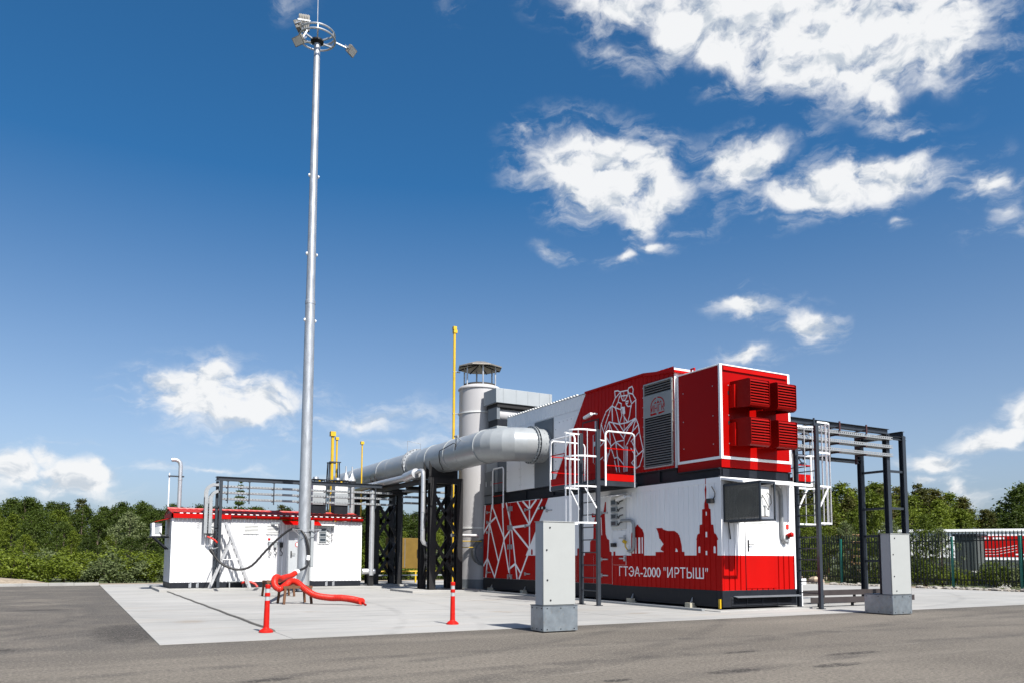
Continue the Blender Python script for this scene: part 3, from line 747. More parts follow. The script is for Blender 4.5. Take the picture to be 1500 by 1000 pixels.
# caged air conditioner on the end wall
g = G(); ax0, ax1, ay0, ay1, az0, az1 = 14.70, 15.20, 13.82, 15.03, 2.30, 3.22
for x in (ax0, ax1):
    for y in (ay0, ay1):
        g.box(x - .02, x + .02, y - .02, y + .02, az0, az1)
    for z in (az0, az1): g.box(x - .02, x + .02, ay0 - .018, ay1 + .018, z - .019, z + .021)
for y in (ay0, ay1):
    for z in (az0, az1): g.box(ax0 - .018, ax1 + .018, y - .018, y + .022, z - .02, z + .022)
for y in (14.0, 14.9): g.bar((ax0, y, az0 - .02), (ax0 + .2, 15.04, az0 - .45 if y > 14.5 else az0 - .02), .03, .03)
acb = g.build('condenser_cage', SLATE, low)
g = G()
for k in range(44): 
    z = az0 + .03 + k * (az1 - az0 - .06) / 43
    g.box(ax0 - .012, ax0 - .006, ay0 + .02, ay1 - .02, z - .0075, z + .0075)
for k in range(24):
    y = ay0 + .04 + k * (ay1 - ay0 - .08) / 23
    g.box(ax0 - .006, ax0 - .002, y - .010, y + .010, az0 + .02, az1 - .02)
g.build('grille', mat('cage_wire', (0.11, 0.107, 0.09), .6, .0, var=.3), acb, kind='stuff')
g = G(); g.box(ax0 - .02, ax1 + .02, ay0 - .02, ay1, az1 + .025, az1 + .04); g.build('cage_roof', SLATE, acb)
g = G(); g.box(ax0 + .06, ax1 - .07, ay0 + .10, ay1 - .12, az0 + .08, az1 - .09); acu = g.build('condenser_unit', OFFWHITE, low, bevel=0.015)
g = G(); g.cyl((ax0 + .062, 14.35, 2.76), (ax0 + .05, 14.35, 2.76), .33, n=28); g.build('fan', VOID, acu)
g = G(); g.box(ax0 + .24, ax0 + .36, ay0 + .05, ay0 + .10, az0 + .10, az0 + .36); g.box(ax0 + .12, ax0 + .2, ay0 + .085, ay0 + .1, 2.86, 3.06); g.build('terminal_box', OFFWHITE, acu)
g = G(); g.tube([(ax0 + .16, ay0 + .08, 2.92), (ax0 + .2, ay0 + .02, 2.78), (ax0 + .30, ay0 + .01, 2.62), (ax0 + .34, ay0 + .05, 2.55)], .01, 6)
g.tube([(ax0 + .36, ay0 + .06, 2.6), (ax0 + .42, ay0 + .03, 2.72), (ax0 + .40, ay0 + .04, 2.9), (ax0 + .33, ay0 + .08, 2.98)], .009, 6); g.build('hose', RUBBER, acu)
# conduit, call point on the end wall
g = G(); g.tube([(16.42, Y0 - .05, 3.30), (16.55, Y0 - .06, 3.28), (16.68, Y0 - .06, 3.20), (16.74, Y0 - .06, 3.05), (16.74, Y0 - .06, 2.0), (16.76, Y0 - .06, 1.88), (16.84, Y0 - .06, 1.80), (16.94, Y0 - .05, 1.80)], .05, 14); g.build('conduit', GALVL, low)
g = G(); g.box(16.96, 17.06, Y0 - .016, Y0 - .002, 2.15, 2.27); g.build('warning_sign', REDLAMP, low)
g = G(); g.cyl((16.98, Y0 - .01, 1.95), (17.02, Y0 - .16, 2.0), .055, .07, n=10); g.cyl((17.02, Y0 - .16, 2.0), (17.03, Y0 - .19, 2.01), .07, .03, n=10); g.build('alarm_horn', RED, low)
g = G(); g.box(16.93, 17.03, Y0 - .07, Y0 - .002, 1.88, 1.98); g.build('horn_bracket', BLACK, low)
# lamp, cable and camera on the long face
g = G(); g.box(X0 - .14, X0 - .004, 15.28, 15.44, 2.78, 2.90); lampb = g.build('wall_lamp', BLACK, low)
g = G(); g.tube([(X0 - .04, 15.30, 2.88), (X0 - .05, 15.22, 2.95), (X0 - .05, 15.21, 3.05), (X0 - .04, 15.27, 3.13), (X0 - .03, 15.35, 3.22)], .014, 6); g.build('cable', RUBBER, lampb)
# instrument board, awning and pipework
g = G(); g.box(X0 - .035, X0 - .001, 19.02, 19.74, 2.22, 3.24); ib = g.build('instrument_board', OFFWHITE, low, bevel=0.004)
for k in range(4):
    z = 2.96 - k * .215
    g = G(); g.box(X0 - .075, X0 - .037, 19.42, 19.72, z, z + .165); dd = g.build('display', BOXGREY, ib)
    g = G(); g.box(X0 - .080, X0 - .0755, 19.47, 19.69, z + .03, z + .145); g.build('screen', GLASS, dd)
    g = G(); g.tube([(X0 - .05, 19.40, z + .08), (X0 - .09, 19.30, z + .02), (X0 - .10, 19.22, z + .10), (X0 - .05, 19.14, z + .12)], .016, 6); g.build('cable', RUBBER, ib)
g = G(); g.prism([(X0 - .004, 19.90, 3.30), (X0 - .62, 19.90, 3.17), (X0 - .62, 19.90, 3.155), (X0 - .004, 19.90, 3.285)], (0, -.95, 0)); g.build('awning', WHITE, low)
def camera_unit(y, z, par):
    g = G(); g.cyl((X0 - .004, y - .25, z + .06), (X0 - .12, y - .25, z + .06), .03, n=8); g.bar((X0 - .12, y - .25, z + .06), (X0 - .16, y - .1, z + .04), .04, .04)
    g.bar((X0 - .17, y - .18, z + .06), (X0 - .19, y + .22, z - .02), .10, .09); c = g.build('security_camera', WHITE, par, bevel=.01)
    g = G(); g.cyl((X0 - .19, y + .22, z - .02), (X0 - .193, y + .26, z - .03), .04, n=10); g.build('lens', VOID, c)
camera_unit(19.05, 3.12, low)
g = G(); g.tube([(X0 - .05, 19.22, 2.47), (X0 - .06, 18.80, 2.47), (X0 - .06, 18.68, 2.44), (X0 - .06, 18.61, 2.35), (X0 - .06, 18.60, 2.2), (X0 - .06, 18.60, 1.72), (X0 - .06, 18.64, 1.60), (X0 - .06, 18.74, 1.54), (X0 - .06, 18.88, 1.56)], .045, 14); g.build('conduit', GALVL, low)
g = G(); g.tube([(X0 - .06, 18.88, 1.56), (X0 - .1, 18.96, 1.68), (X0 - .1, 18.98, 1.82)], .02, 6); g.cyl((X0 - .05, 18.98, 1.80), (X0 - .15, 19.02, 1.86), .05, n=8); g.build('valve', YELLOW, low)
g = G(); g.box(X0 - .014, X0 - .001, 19.05, 19.68, 1.13, 2.17); hd = g.build('hatch', WHITE, low, bevel=.004)
decal([[(19.675, 1.135), (19.675, 1.42), (19.055, 1.42), (19.055, 1.135)], [(19.675, 1.42), (19.675, 1.54), (19.57, 1.54), (19.57, 1.42)]], FLAT, putL, 'red_vinyl', REDV, hd, off=0.0165)
g = G()
for z in (1.95, 1.33): g.box(X0 - .045, X0 - .018, 19.05, 19.36, z - .02, z + .02); g.box(X0 - .055, X0 - .018, 19.05, 19.12, z - .08, z + .08)
g.build('strap_hinge', GALV, hd)
g = G(); g.box(X0 - .12, X0 - .018, 19.50, 19.68, 1.68, 1.80); g.cyl((X0 - .12, 19.55, 1.74), (X0 - .16, 19.55, 1.74), .05, n=10); g.build('meter', BLACK, hd)
g = G(); g.box(X0 - .02, X0 - .0045, 22.20, 22.34, 2.28, 2.56); g.build('sign_plate', BLUE, doors[2])
for yy in (23.95, 23.72):
    g = G(); g.cyl((X0 - .01, yy, 3.10), (X0 - .11, yy, 3.10), .06, n=10); q_ = g.build('twin_lamp', BLACK, low)
    g = G(); g.cyl((X0 - .11, yy, 3.10), (X0 - .118, yy, 3.10), .045, n=10); g.build('lens', OFFWHITE, q_)
# feet and ground rail along the long face
for y in (16.2, 18.75, 22.0, 25.1, 27.7):
    g = G(); g.box(X0 - .16, X0 + .06, y - .10, y + .10, .0355, .16); f_ = g.build('footing_block', mat('cream_block', (0.36, .34, .27), .8), low)
    g = G(); g.prism([(X0 - .10, y - .05, .161), (X0 - .02, y - .05, .161), (X0 - .02, y - .05, .30)], (0, .02, 0)); g.build('anchor', GALV, f_)
for a, b in ((15.2, 21.4), (21.5, 27.9)):
    g = G(); g.box(14.02, 14.12, a, b, .010, .065)
    tag(g.build('cable_channel', GALVL, bevel=.004, loc=(14.07, (a + b) / 2, .01)), 'flat steel cable channel on the ground along the %s half of the skyline container' % ('near' if a < 20 else 'far'), 'cable channel', 'cable channels on the ground')

# ------------------------------------------------------------------ upper module
upm = thing('turbine_module', 'upper white and red module with polygonal bear drawing and slatted grille', 'container', (15.95, 21.6, 3.46))
UY0, UY1 = 16.80, 26.50
RIBU = Rib(16.82, 0.19, 0.03, 0.008, 0.012)
g = G()
for x in (X0 + .07, X1 - .07):
    g.ibar((x, 16.78, 3.66), (x, 28.4, 3.66), .16, .38, .03); g.ibar((x, 15.1, 3.585), (x, 16.78, 3.585), .16, .235, .03)
g.box(X0 + .13, X1 - .13, 15.10, 15.14, 3.48, 3.69)
for y in (17.5, 19.4, 21.3, 23.2, 25.1, 27.0): g.box(X0 + .004, X0 + .06, y - .03, y + .03, 3.50, 3.82)
g.build('base_frame', DARK, upm)
g = G(); g.box(X0 + .02, X1 - .02, UY0, UY1 - .02, 3.86, 6.70); g.build('core', WHITE, upm)
UDT = lambda z: 23.10 + (z - 3.95) * (21.15 - 23.10) / (6.74 - 3.95)     # slanting colour change
def skin_poly(polys, m, name): return decal(polys, RIBU, putL, name, m, upm, off=0.0)
skin_poly([[(UY0, 3.86), (UDT(3.86), 3.86), (UDT(6.74), 6.74), (UY0, 6.74)]], RED, 'wall')
skin_poly([[(UDT(6.28), 6.28), (UY1, 6.28), (UY1, 6.76), (UDT(6.74), 6.74)]], WHITE, 'wall')
for a0, a1, b in ((23.12, 22.0, 0), (0, 0, 0)):
    pass
g = G()      # smooth white panels under the ribbed band
for (a, b) in ((24.42, 25.42), (25.44, UY1)):
    g = G(); g.box(X0 - .03, X0 + .03, a, b, 3.86, 6.26); pn = g.build('wall_panel', WHITE, upm, bevel=.004)
    g = G()
    for z in [4.05 + .3 * k for k in range(8)]:
        for yy in (a + .06, b - .06): g.cyl((X0 - .03, yy, z), (X0 - .038, yy, z), .014, n=6)
    g.build('bolt', GALV, pn, kind='stuff')
decal([[(UDT(3.86), 3.86), (23.16, 3.86), (23.12, 6.27), (UDT(6.27), 6.27)]], FLAT, putL, 'wall_panel', WHITE, upm, off=0.0005)
g = G(); g.box(X0 - .028, X0 - .002, 22.05, 23.05, 4.55, 6.12); acp = None
decal([[(23.04, 4.05), (23.04, 6.10), (21.78, 6.10), (UDT(4.05) , 4.05)]], FLAT, putL, 'access_panel', WHITEV, upm, off=0.006)
g = G()
for z in [4.4 + .28 * k for k in range(6)]: g.cyl((X0 - .006, 22.98, z), (X0 - .02, 22.98, z), .018, n=6)
for y in (22.75, 22.5, 22.25, 22.0): g.cyl((X0 - .006, y, 6.03), (X0 - .02, y, 6.03), .018, n=6)
g.build('bolt', GALV, upm, kind='stuff')
# roof
g = G()
g.prism([(X0 - .05, 0, 6.74), (X1 + .05, 0, 6.74), (X1 + .05, 0, 6.80), (15.95, 0, 6.98), (X0 - .05, 0, 6.80)], (0, UDT(6.74) - 18.1, 0))
for i in range(len(g.v)): g.v[i].y += 18.1
g.build('roof', RED, upm)
g = G(); g.prism([(X0 - .02, UDT(6.74), 6.762), (X1, UDT(6.74), 6.762), (15.95, UDT(6.74), 6.96)], (0, UY1 - UDT(6.74), 0)); g.build('roof', WHITE, upm)
g = G(); g.add([(X0 - .05, 18.1, 6.80), (X1 + .05, 18.1, 6.80), (X1 + .05, 16.72, 6.62), (X0 - .05, 16.72, 6.62), (X0 - .05, 18.1, 6.70), (X1 + .05, 18.1, 6.70), (X1 + .05, 16.72, 6.55), (X0 - .05, 16.72, 6.55)],
               [(0,1,2,3),(7,6,5,4),(0,4,5,1),(1,5,6,2),(2,6,7,3),(3,7,4,0)]); g.build('roof_flashing', RED, upm)
g = G()
y = UDT(6.74) + .5
while y < UY1 - .05:
    g.box(X0 - .035, X0 + .05, y, y + .09, 6.775, 6.81); y += .18
g.build('roof_corrugation', OFFWHITE, upm, kind='stuff')
# grille with logo
g = G(); ga, gb, gz0, gz1 = 16.84, 18.10, 3.93, 6.44
for z0_, z1_ in ((gz0, gz0 + .04), (gz1 - .04, gz1)): g.box(X0 - .05, X0 - .002, ga, gb, z0_, z1_)
for y0_, y1_ in ((ga, ga + .04), (gb - .04, gb)): g.box(X0 - .05, X0 - .002, y0_, y1_, gz0 + .04, gz1 - .04)
for k in range(9):
    z = gz0 + .1 + k * .29
    for yy in (ga - .03, gb + .03): g.cyl((X0 - .03, yy, z), (X0 - .045, yy, z), .018, n=6)
gr = g.build('intake_grille', LOUVRE, upm)
g = G(); g.box(X0 - .004, X0 - .001, ga + .04, gb - .04, gz0 + .04, gz1 - .04); g.build('grille_back', VOID, gr)
z = gz0 + .075; me = None
while z < gz1 - .05:
    if not (5.42 < z < 6.08):
        g = G(); g.prism([(X0 - .044, 0, z - .014), (X0 - .040, 0, z - .018), (X0 - .012, 0, z + .012), (X0 - .016, 0, z + .016)], (0, gb - ga - .09, 0))
        for v in g.v: v.y += ga + .045
        g.build('slat', LOUVRE, gr)
    z += .072
g = G(); g.box(X0 - .047, X0 - .030, ga + .042, gb - .042, 5.42, 6.08); lp = g.build('logo_plate', mat('logo_plate_grey', (0.26, 0.26, 0.25), .45, .3, var=.1), gr)
ring = []
for k in range(19):
    a = radians(-20 + k * 220 / 18)
    if k in (9,): continue
    b_ = radians(-20 + (k + 1) * 220 / 18)
    ring.append([(17.46 - .31 * cos(a), 5.72 + .26 * sin(a)), (17.46 - .31 * cos(b_), 5.72 + .26 * sin(b_)), (17.46 - .275 * cos(b_), 5.72 + .225 * sin(b_)), (17.46 - .275 * cos(a), 5.72 + .225 * sin(a))])
decal(ring, FLAT, putL, 'logo_print', REDV, lp, off=0.049)
decal(fit_text('ИНГК', 17.77, 17.16, 5.55, 5.76), FLAT, putL, 'logo_print', REDV, lp, off=0.0498)
decal([[(17.78, 5.46), (17.78, 5.54), (17.70, 5.51), (17.58, 5.53), (17.50, 5.50), (17.50, 5.47)], [(17.62, 5.79), (17.56, 5.85), (17.50, 5.80)], [(17.49, 5.79), (17.44, 5.88), (17.38, 5.80)], [(17.37, 5.79), (17.32, 5.85), (17.28, 5.80)], [(17.42, 5.46), (17.42, 5.52), (17.16, 5.53), (17.16, 5.50)]], FLAT, putL, 'logo_print', REDV, lp, off=0.0502)
# bear line drawing
BEAR = [[(19.53,6.31),(19.56,6.53),(19.4,6.52),(19.27,6.45),(19.53,6.31),(19.71,6.09)],[(19.27,6.46),(18.89,6.44)],[(18.89,6.44),(18.85,6.5),(18.69,6.52),(18.63,6.41),(18.66,6.28),(18.51,6.08)],[(18.89,6.44),(18.86,6.35),(18.66,6.28)],[(19.27,6.45),(19.24,6.32),(18.92,6.29),(18.89,6.42)],[(19.24,6.32),(19.16,6.17),(19.04,6.15),(18.92,6.29)],[(19.1,6.46),(19.1,6.16)],[(19.31,6.34),(19.39,6.16),(19.22,6.08)],[(19.39,6.16),(19.54,6.01),(19.28,5.91)],[(19.22,6.08),(19.25,5.91),(19.18,5.97)],[(18.99,6.11),(18.88,6.11),(18.91,6.04),(18.99,6.04),(18.99,6.11)],[(18.86,6.35),(18.72,5.99),(18.51,6.08)],[(18.72,5.99),(18.75,5.93),(18.91,5.94),(18.99,6.04)],[(18.75,5.93),(18.82,5.65),(18.92,5.45)],[(19.71,6.09),(19.69,5.61)],[(19.71,6.09),(19.54,6.01),(19.45,5.82),(19.34,5.46)],[(19.25,5.91),(19.2,5.71),(19.34,5.46)],[(19.11,5.71),(19.11,5.68),(18.92,5.45)],[(18.51,6.08),(18.52,5.53)],[(19.87,5.61),(19.34,5.46),(18.92,5.45),(18.52,5.53)],[(19.09,5.67),(19.12,3.97)],[(19.69,5.57),(19.12,4.98)],[(19.34,5.46),(19.12,5.21),(18.59,5.51)],[(18.52,5.52),(18.92,5.25),(19.12,4.98)],[(19.87,5.61),(19.52,4.93),(19.12,4.93)],[(18.52,5.52),(18.73,5.05),(18.98,4.77)],[(19.71,6.09),(20.02,5.96),(20.29,5.59),(20.11,5.27),(19.76,4.83)],[(19.74,6.08),(20.08,5.52),(20.11,5.42)],[(20.29,5.59),(20.36,4.87),(20.43,3.97)],[(19.87,5.61),(20.05,5.33)],[(19.87,5.61),(19.79,4.84)],[(19.99,5.09),(20.33,4.9)],[(20.11,4.91),(19.94,4.5),(19.76,4.83)],[(19.52,4.93),(19.76,4.83)],[(19.52,4.93),(19.13,4.68)],[(19.94,4.5),(20.03,4.26),(20.1,4.05)],[(19.79,4.8),(19.59,4.42),(19.44,4.46),(19.52,4.91)],[(19.59,4.35),(19.48,3.99)],[(19.44,4.46),(19.34,3.98)],[(19.44,4.46),(19.13,4.18)],[(20.03,4.27),(20.15,4.45)],[(20.39,4.44),(20.21,4.53)],[(19.01,4.74),(19.02,3.97)],[(18.95,4.7),(18.96,3.97)],[(18.52,5.52),(18.4,5.31),(18.36,5.08),(18.18,4.52),(18.53,4.36),(18.77,4.64)],[(18.4,5.31),(18.73,5.12)],[(18.36,5.08),(18.76,4.85)],[(18.73,4.84),(18.42,4.43)],[(18.18,4.52),(18.21,4.34),(18.37,4.06),(18.52,4.01),(18.74,4.2),(18.53,4.34),(18.53,4.01)]]
decal(strokes(BEAR, 0.036), RIBU, putL, 'bear_drawing', WHITEV, upm, off=0.003, step=0.00004)
decal([[(19.18, 5.97), (19.05, 5.96), (19.03, 5.75), (19.11, 5.71), (19.17, 5.77)]], RIBU, putL, 'bear_drawing', WHITEV, upm, off=0.0075)
# upper door behind the platform
g = G(); g.box(X0 - .02, X0 - .001, 20.44, 21.28, 4.05, 5.76); ud = g.build('door', RED, upm, bevel=.004)
g = G(); g.box(X0 - .024, X0 - .001, 20.40, 20.436, 4.02, 5.80); g.box(X0 - .024, X0 - .001, 21.284, 21.32, 4.02, 5.80); g.box(X0 - .024, X0 - .001, 20.436, 21.284, 5.764, 5.80); g.build('door_seal', BLACK, ud)
g = G(); g.tube([(X0 - .02, 20.62, 4.35), (X0 - .08, 20.62, 4.38), (X0 - .08, 20.62, 5.27), (X0 - .02, 20.62, 5.30)], .014, 6); g.build('handle', GALV, ud)
g = G(); g.box(X0 - .08, X0 - .021, 20.50, 20.62, 4.92, 5.06); g.box(X0 - .09, X0 - .021, 20.46, 20.52, 5.45, 5.72); g.build('lock', GALV, ud)
camera_unit(20.75, 5.90, upm)
# duct flange plate
g = G(); g.box(X0 - .02, X0 + .02, 23.16, 24.40, 3.86, 6.24); g.build('flange_plate', MIDGREY, upm)

# ------------------------------------------------------------------ cube with louvre hoods
cb = thing('air_intake_box', 'glossy red intake box with white edge trim and four louvred hoods', 'intake box', (15.95, 15.9, 3.93))
CX0, CX1, CY0, CY1, CZ0, CZ1 = 14.66, 17.26, 15.06, 16.76, 3.715, 6.45
REDG = mat('glossy_red_panel', (0.27, 0.0016, 0.001), 0.34, var=0.06, scale=1.0, spec=0.08)
g = G(); g.box(CX0 + .01, CX1 - .01, CY0 + .01, CY1, CZ0, CZ1 - .01); g.build('panel', REDG, cb)
def trim(g, x0, x1, y0, y1, z0, z1): g.box(x0, x1, y0, y1, z0, z1)
g = G(); t = .07
g.box(CX0 - .004, CX0 + t, CY0 - .004, CY0 + t, CZ0 + .22, CZ1 + .004)
g.box(CX1 - t, CX1 + .004, CY0 - .004, CY0 + t, CZ0 + .22, CZ1 + .004)
g.box(CX0 - .004, CX0 + t, CY1 - t, CY1 + .004, CZ0 + .22, CZ1 + .004)
for z0_, z1_ in ((CZ0 + .22, CZ0 + .295), (CZ1 - .03, CZ1 + .004)):
    g.box(CX0 + t, CX1 - t, CY0 - .003, CY0 + .04, z0_, z1_); g.box(CX0 - .003, CX0 + .04, CY0 + t, CY1 - t, z0_, z1_)
g.build('edge_trim', WHITE, cb, bevel=.006)
g = G(); g.box(CX0 + .10, CX1 - .12, CY0 - .028, CY0 + .0, CZ1 - .16, CZ1 - .06); g.build('drip_edge', RED, cb)
g = G()
for z in (4.35, 5.1, 5.9):
    for y in (15.35, 16.5): g.cyl((CX0 + .012, y, z), (CX0 + .002, y, z), .016, n=6)
    g.cyl((14.95, CY0 + .012, z), (14.95, CY0 - .002, z), .016, n=6)
g.build('bolt', GALV, cb, kind='stuff')
for z in (5.65, 4.85):
    g = G(); g.box(14.93, 15.0, CY0 + .004, CY0 + .0125, z, z + .10); g.build('number_plate', BLACK, cb)
g = G(); g.tube([(14.75, 16.25, CZ1), (14.75, 16.25, CZ1 + .10), (14.75, 16.12, CZ1 + .10), (14.75, 16.12, CZ1)], .03, 6); g.build('lifting_eye', RED, cb)
REDH = mat('hood_dark_red', (0.20, 0.002, 0.0012), 0.5, var=0.1, scale=2, spec=0.10)
for hx, hz in ((15.02, 5.27), (16.02, 5.27), (15.02, 4.26), (16.02, 4.26)):
    yb, yf, w, h = CY0 + .005, 14.36, .70, .71
    g = G()   # outer shell: sides, sloping top, rounded lower lip
    prof = [(yb, hz + h + .02), (yf + .05, hz + h), (yf, hz + h - .03)]
    for s_ in (0, 1):
        xx = hx + s_ * (w - .012)
        g.prism([(xx, yb, hz + .02), (xx, yf + .10, hz - .03), (xx, yf + .03, hz), (xx, yf, hz + .06), (xx, yf, hz + h - .03), (xx, yf + .05, hz + h), (xx, yb, hz + h + .02)], (.012, 0, 0))
    g.prism([(hx + .012, yb, hz + h + .018), (hx + .012, yf + .05, hz + h - .002), (hx + .012, yf + .05, hz + h - .014), (hx + .012, yb, hz + h + .004)], (w - .024, 0, 0))
    g.prism([(hx + .012, yf + .10, hz - .028), (hx + .012, yf + .03, hz + .002), (hx + .012, yf + .002, hz + .06), (hx + .012, yf + .016, hz + .062), (hx + .012, yf + .04, hz + .014), (hx + .012, yf + .105, hz - .016)], (w - .024, 0, 0))
    hood = g.build('intake_hood', REDH, cb)
    g = G()
    nsl = 9
    for k in range(nsl):
        z = hz + .075 + k * (h - .13) / (nsl - 1)
        g.prism([(hx + .02, yf + .006, z - .026), (hx + .02, yf + .012, z - .031), (hx + .02, yf + .055, z + .022), (hx + .02, yf + .049, z + .027)], (w - .04, 0, 0))
    g.build('slat', REDH, hood, kind='stuff')
    g = G(); g.box(hx + .013, hx + w - .013, yf + .16, yf + .17, hz + .0, hz + h - .02); g.build('filter', VOID, hood)
    g = G(); g.box(hx - .05, hx, CY0 - .19, CY0 - .17, hz + .02, hz + h - .08); g.box(hx - .05, hx - .03, CY0 - .17, CY0 + .004, hz + .02, hz + h - .08); g.build('side_flange', RED, hood)

# ================================================================== EXHAUST STACK AND DUCTS
stk = thing('exhaust_stack', 'tall round white exhaust stack with octagonal rain cap', 'exhaust stack', (14.95, 29.6, 0))
sc = (14.95, 29.6, 0)
g = G(); g.lathe(sc, [(.90, .02), (.90, .45)], 40); g.build('plinth_ring', MIDGREY, stk)
STKM = mat('stack_pale_paint', (0.35, 0.346, 0.35), 0.5, var=0.05, scale=1.2, dirt=(0.28, 0.265, 0.25, 0.2), streak=True)
for z0_, z1_ in ((.45, 2.55), (2.56, 5.6), (5.61, 7.38), (7.40, 8.42)):
    g = G(); g.lathe(sc, [(.875, z0_), (.875, z1_)], 48, cap=False); g.build('shell', STKM, stk)
for z in (2.555, 5.605, 7.39):
    g = G(); g.lathe(sc, [(.87, z - .03), (.905, z - .03), (.905, z + .03), (.87, z + .03)], 48, cap=False); g.build('band', OFFWHITE, stk)
g = G(); g.lathe(sc, [(.875, 8.42), (.92, 8.42), (.92, 8.47), (.86, 8.55), (.72, 8.60), (.70, 8.60), (.70, 7.9)], 48, cap=False); g.build('rim', STKM, stk)
g = G(); g.lathe(sc, [(.69, 8.1), (.69, 8.68), (.66, 8.68), (.66, 8.1)], 32, cap=False); g.build('throat', mat('sooty_steel', (0.05, .045, .04), .7, .4, var=.3), stk)
for k in range(6):
    a = 2*pi*k/6 + .25
    g = G(); p = Vector((sc[0] + .70 * cos(a), sc[1] + .70 * sin(a), 8.55))
    g.cyl(p, p + Vector((0, 0, .95)), .035, n=8); g.build('cap_post', GALV, stk)
g = G(); n = 8
prof = [(.98, 9.38), (.98, 9.43), (.45, 9.62), (.12, 9.70), (.02, 9.70)]
g.lathe(sc, prof, n, cap=False)
g.add([Vector(sc) + Vector((.97*cos(2*pi*k/n), .97*sin(2*pi*k/n), 9.385)) for k in range(n)] + [Vector(sc) + Vector((0, 0, 9.60))], [(k, (k+1) % n, n) for k in range(n)])
cap = g.build('rain_cap', mat('cap_weathered_steel', (0.26, 0.24, 0.21), 0.5, 0.5, var=0.25, scale=5), stk)
g = G()
for k in range(n):
    a = 2*pi*k/n; g.bar((sc[0] + .95*cos(a), sc[1] + .95*sin(a), 9.37), (sc[0] + .1*cos(a), sc[1] + .1*sin(a), 9.57), .02, .05)
g.build('cap_rib', DARK, cap)
g = G(); g.cyl((sc[0] - .15, sc[1] - .93, 1.55), (sc[0] - .15, sc[1] - .70, 1.55), .55, n=28); g.cyl((sc[0] - .15, sc[1] - 1.0, 1.55), (sc[0] - .15, sc[1] - .93, 1.55), .48, n=28); g.build('inspection_hatch', MIDGREY, stk)
g = G(); g.tube([(13.9, 29.0, 2.0), (14.35, 28.75, 2.0), (14.58, 28.6, 2.0)], .02, 6); g.tube([(13.9, 29.0, 1.75), (14.35, 28.75, 1.75), (14.58, 28.6, 1.75)], .02, 6); g.build('gas_line', YELLOW, stk)
g = G(); g.cyl((15.62, 29.02, 7.4), (15.62, 29.02, 4.2), .02, n=6); g.build('conduit', GALV, stk)
# insulated crossing pipe beside the stack
g = G(); g.cyl((13.2, 28.55, 2.22), (14.4, 28.55, 2.22), .07, n=12)
tag(g.build('insulated_pipe', CLAD, loc=(13.8, 28.55, 2.22)), 'short silver pipe running into the red web-patterned end panel', 'pipe')

# boxy heat-recovery duct between module and stack
hb = thing('exhaust_box_duct', 'pale grey boxy duct above the roof joining module and stack', 'duct', (15.95, 27.6, 3.46))
g = G(); g.box(14.63, 17.28, 27.5, 28.6, 7.56, 8.15); top = g.build('upper_duct', BOXGREY, hb, bevel=.01)
g = G()
for x in (14.95, 15.55, 16.1, 16.65, 17.15): g.box(x, x + .008, 27.495, 27.502, 7.57, 8.14)
for x in (14.63, 17.27): g.box(x - .004, x + .01, 27.49, 28.61, 7.55, 7.58)
g.build('panel_seam', MIDGREY, top)
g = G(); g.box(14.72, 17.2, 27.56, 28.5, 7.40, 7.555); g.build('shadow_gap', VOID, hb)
g = G(); g.cyl((14.85, 27.95, 7.13), (17.2, 27.95, 7.13), .28, n=24); g.build('round_duct', STKM, hb)
g = G(); g.box(14.72, 14.86, 27.6, 28.4, 6.9, 7.4); g.build('end_plate', MIDGREY, hb)
g = G(); g.box(14.70, 17.2, 27.55, 28.45, 3.95, 6.62); g.build('lower_duct', BOXGREY, hb, bevel=.01)
g = G(); g.box(14.76, 17.1, 27.62, 28.4, 6.62, 6.90); g.build('neck', DARK, hb)
g = G(); g.box(14.75, 17.1, 26.51, 27.55, 3.95, 6.40); g.build('transition', MIDGREY, hb)
# roof-edge cabinet and handrail on the lower container
g = G(); g.box(14.62, 15.3, 27.70, 28.44, 3.46, 4.80); rc = tag(g.build('roof_cabinet', MIDGREY, bevel=.01, loc=(14.95, 28.07, 3.46)), 'dark grey cabinet on the far end of the skyline container', 'cabinet')
g = G(); g.box(14.60, 14.619, 27.84, 27.86, 4.2, 4.4); g.box(14.60, 14.619, 28.28, 28.30, 4.2, 4.4); g.build('handle', OFFWHITE, rc)
rail = thing('roof_handrail', 'white tube handrail with red rungs beside the dark roof cabinet', 'handrail', (14.5, 27.1, 3.4))
g = G(); g.tube([(14.5, 27.50, 3.25), (14.5, 27.50, 4.72), (14.5, 27.47, 4.80), (14.5, 27.40, 4.84), (14.5, 26.72, 4.84), (14.5, 26.65, 4.80), (14.5, 26.62, 4.72), (14.5, 26.62, 3.25)], .028, 8); g.build('frame', WHITE, rail)
for z in (3.75, 4.25):
    g = G(); g.cyl((14.5, 27.48, z), (14.5, 26.64, z), .014, n=6); g.build('rung', RED, rail)

# main grey exhaust duct: straight run, mitred elbow, flange into the wall
dz, dx, dr = 5.33, 12.95, 0.60
dct = thing('exhaust_duct', 'big grey round exhaust duct bending into the upper module', 'duct', (12.95, 26, 4.73))
EY = 23.84; RB = 1.15
def dpath(s):    # centre line: s<0 on the straight, then the elbow, then the stub
    if s <= 0: return Vector((dx, EY + RB - s, dz))
    if s <= pi/2: return Vector((dx + RB * (1 - cos(s)), EY + RB - RB * sin(s), dz))
    return Vector((dx + RB + (s - pi/2), EY, dz))
def ring_pts(c, t, r, n):
    t = t.normalized(); a = Vector((0, 0, 1)); b = t.cross(a)
    return [c + (a * cos(2*pi*k/n) + b * sin(2*pi*k/n)) * r for k in range(n)]
def segment(p, q, tp, tq, r, n=40):
    g = G(); g.add(ring_pts(p, tp, r, n) + ring_pts(q, tq, r, n), [(k, (k+1) % n, n + (k+1) % n, n + k) for k in range(n)]); return g
ycuts = [44.0, 39.5, 35.2, 31.6, 29.4, 27.6, EY + RB]
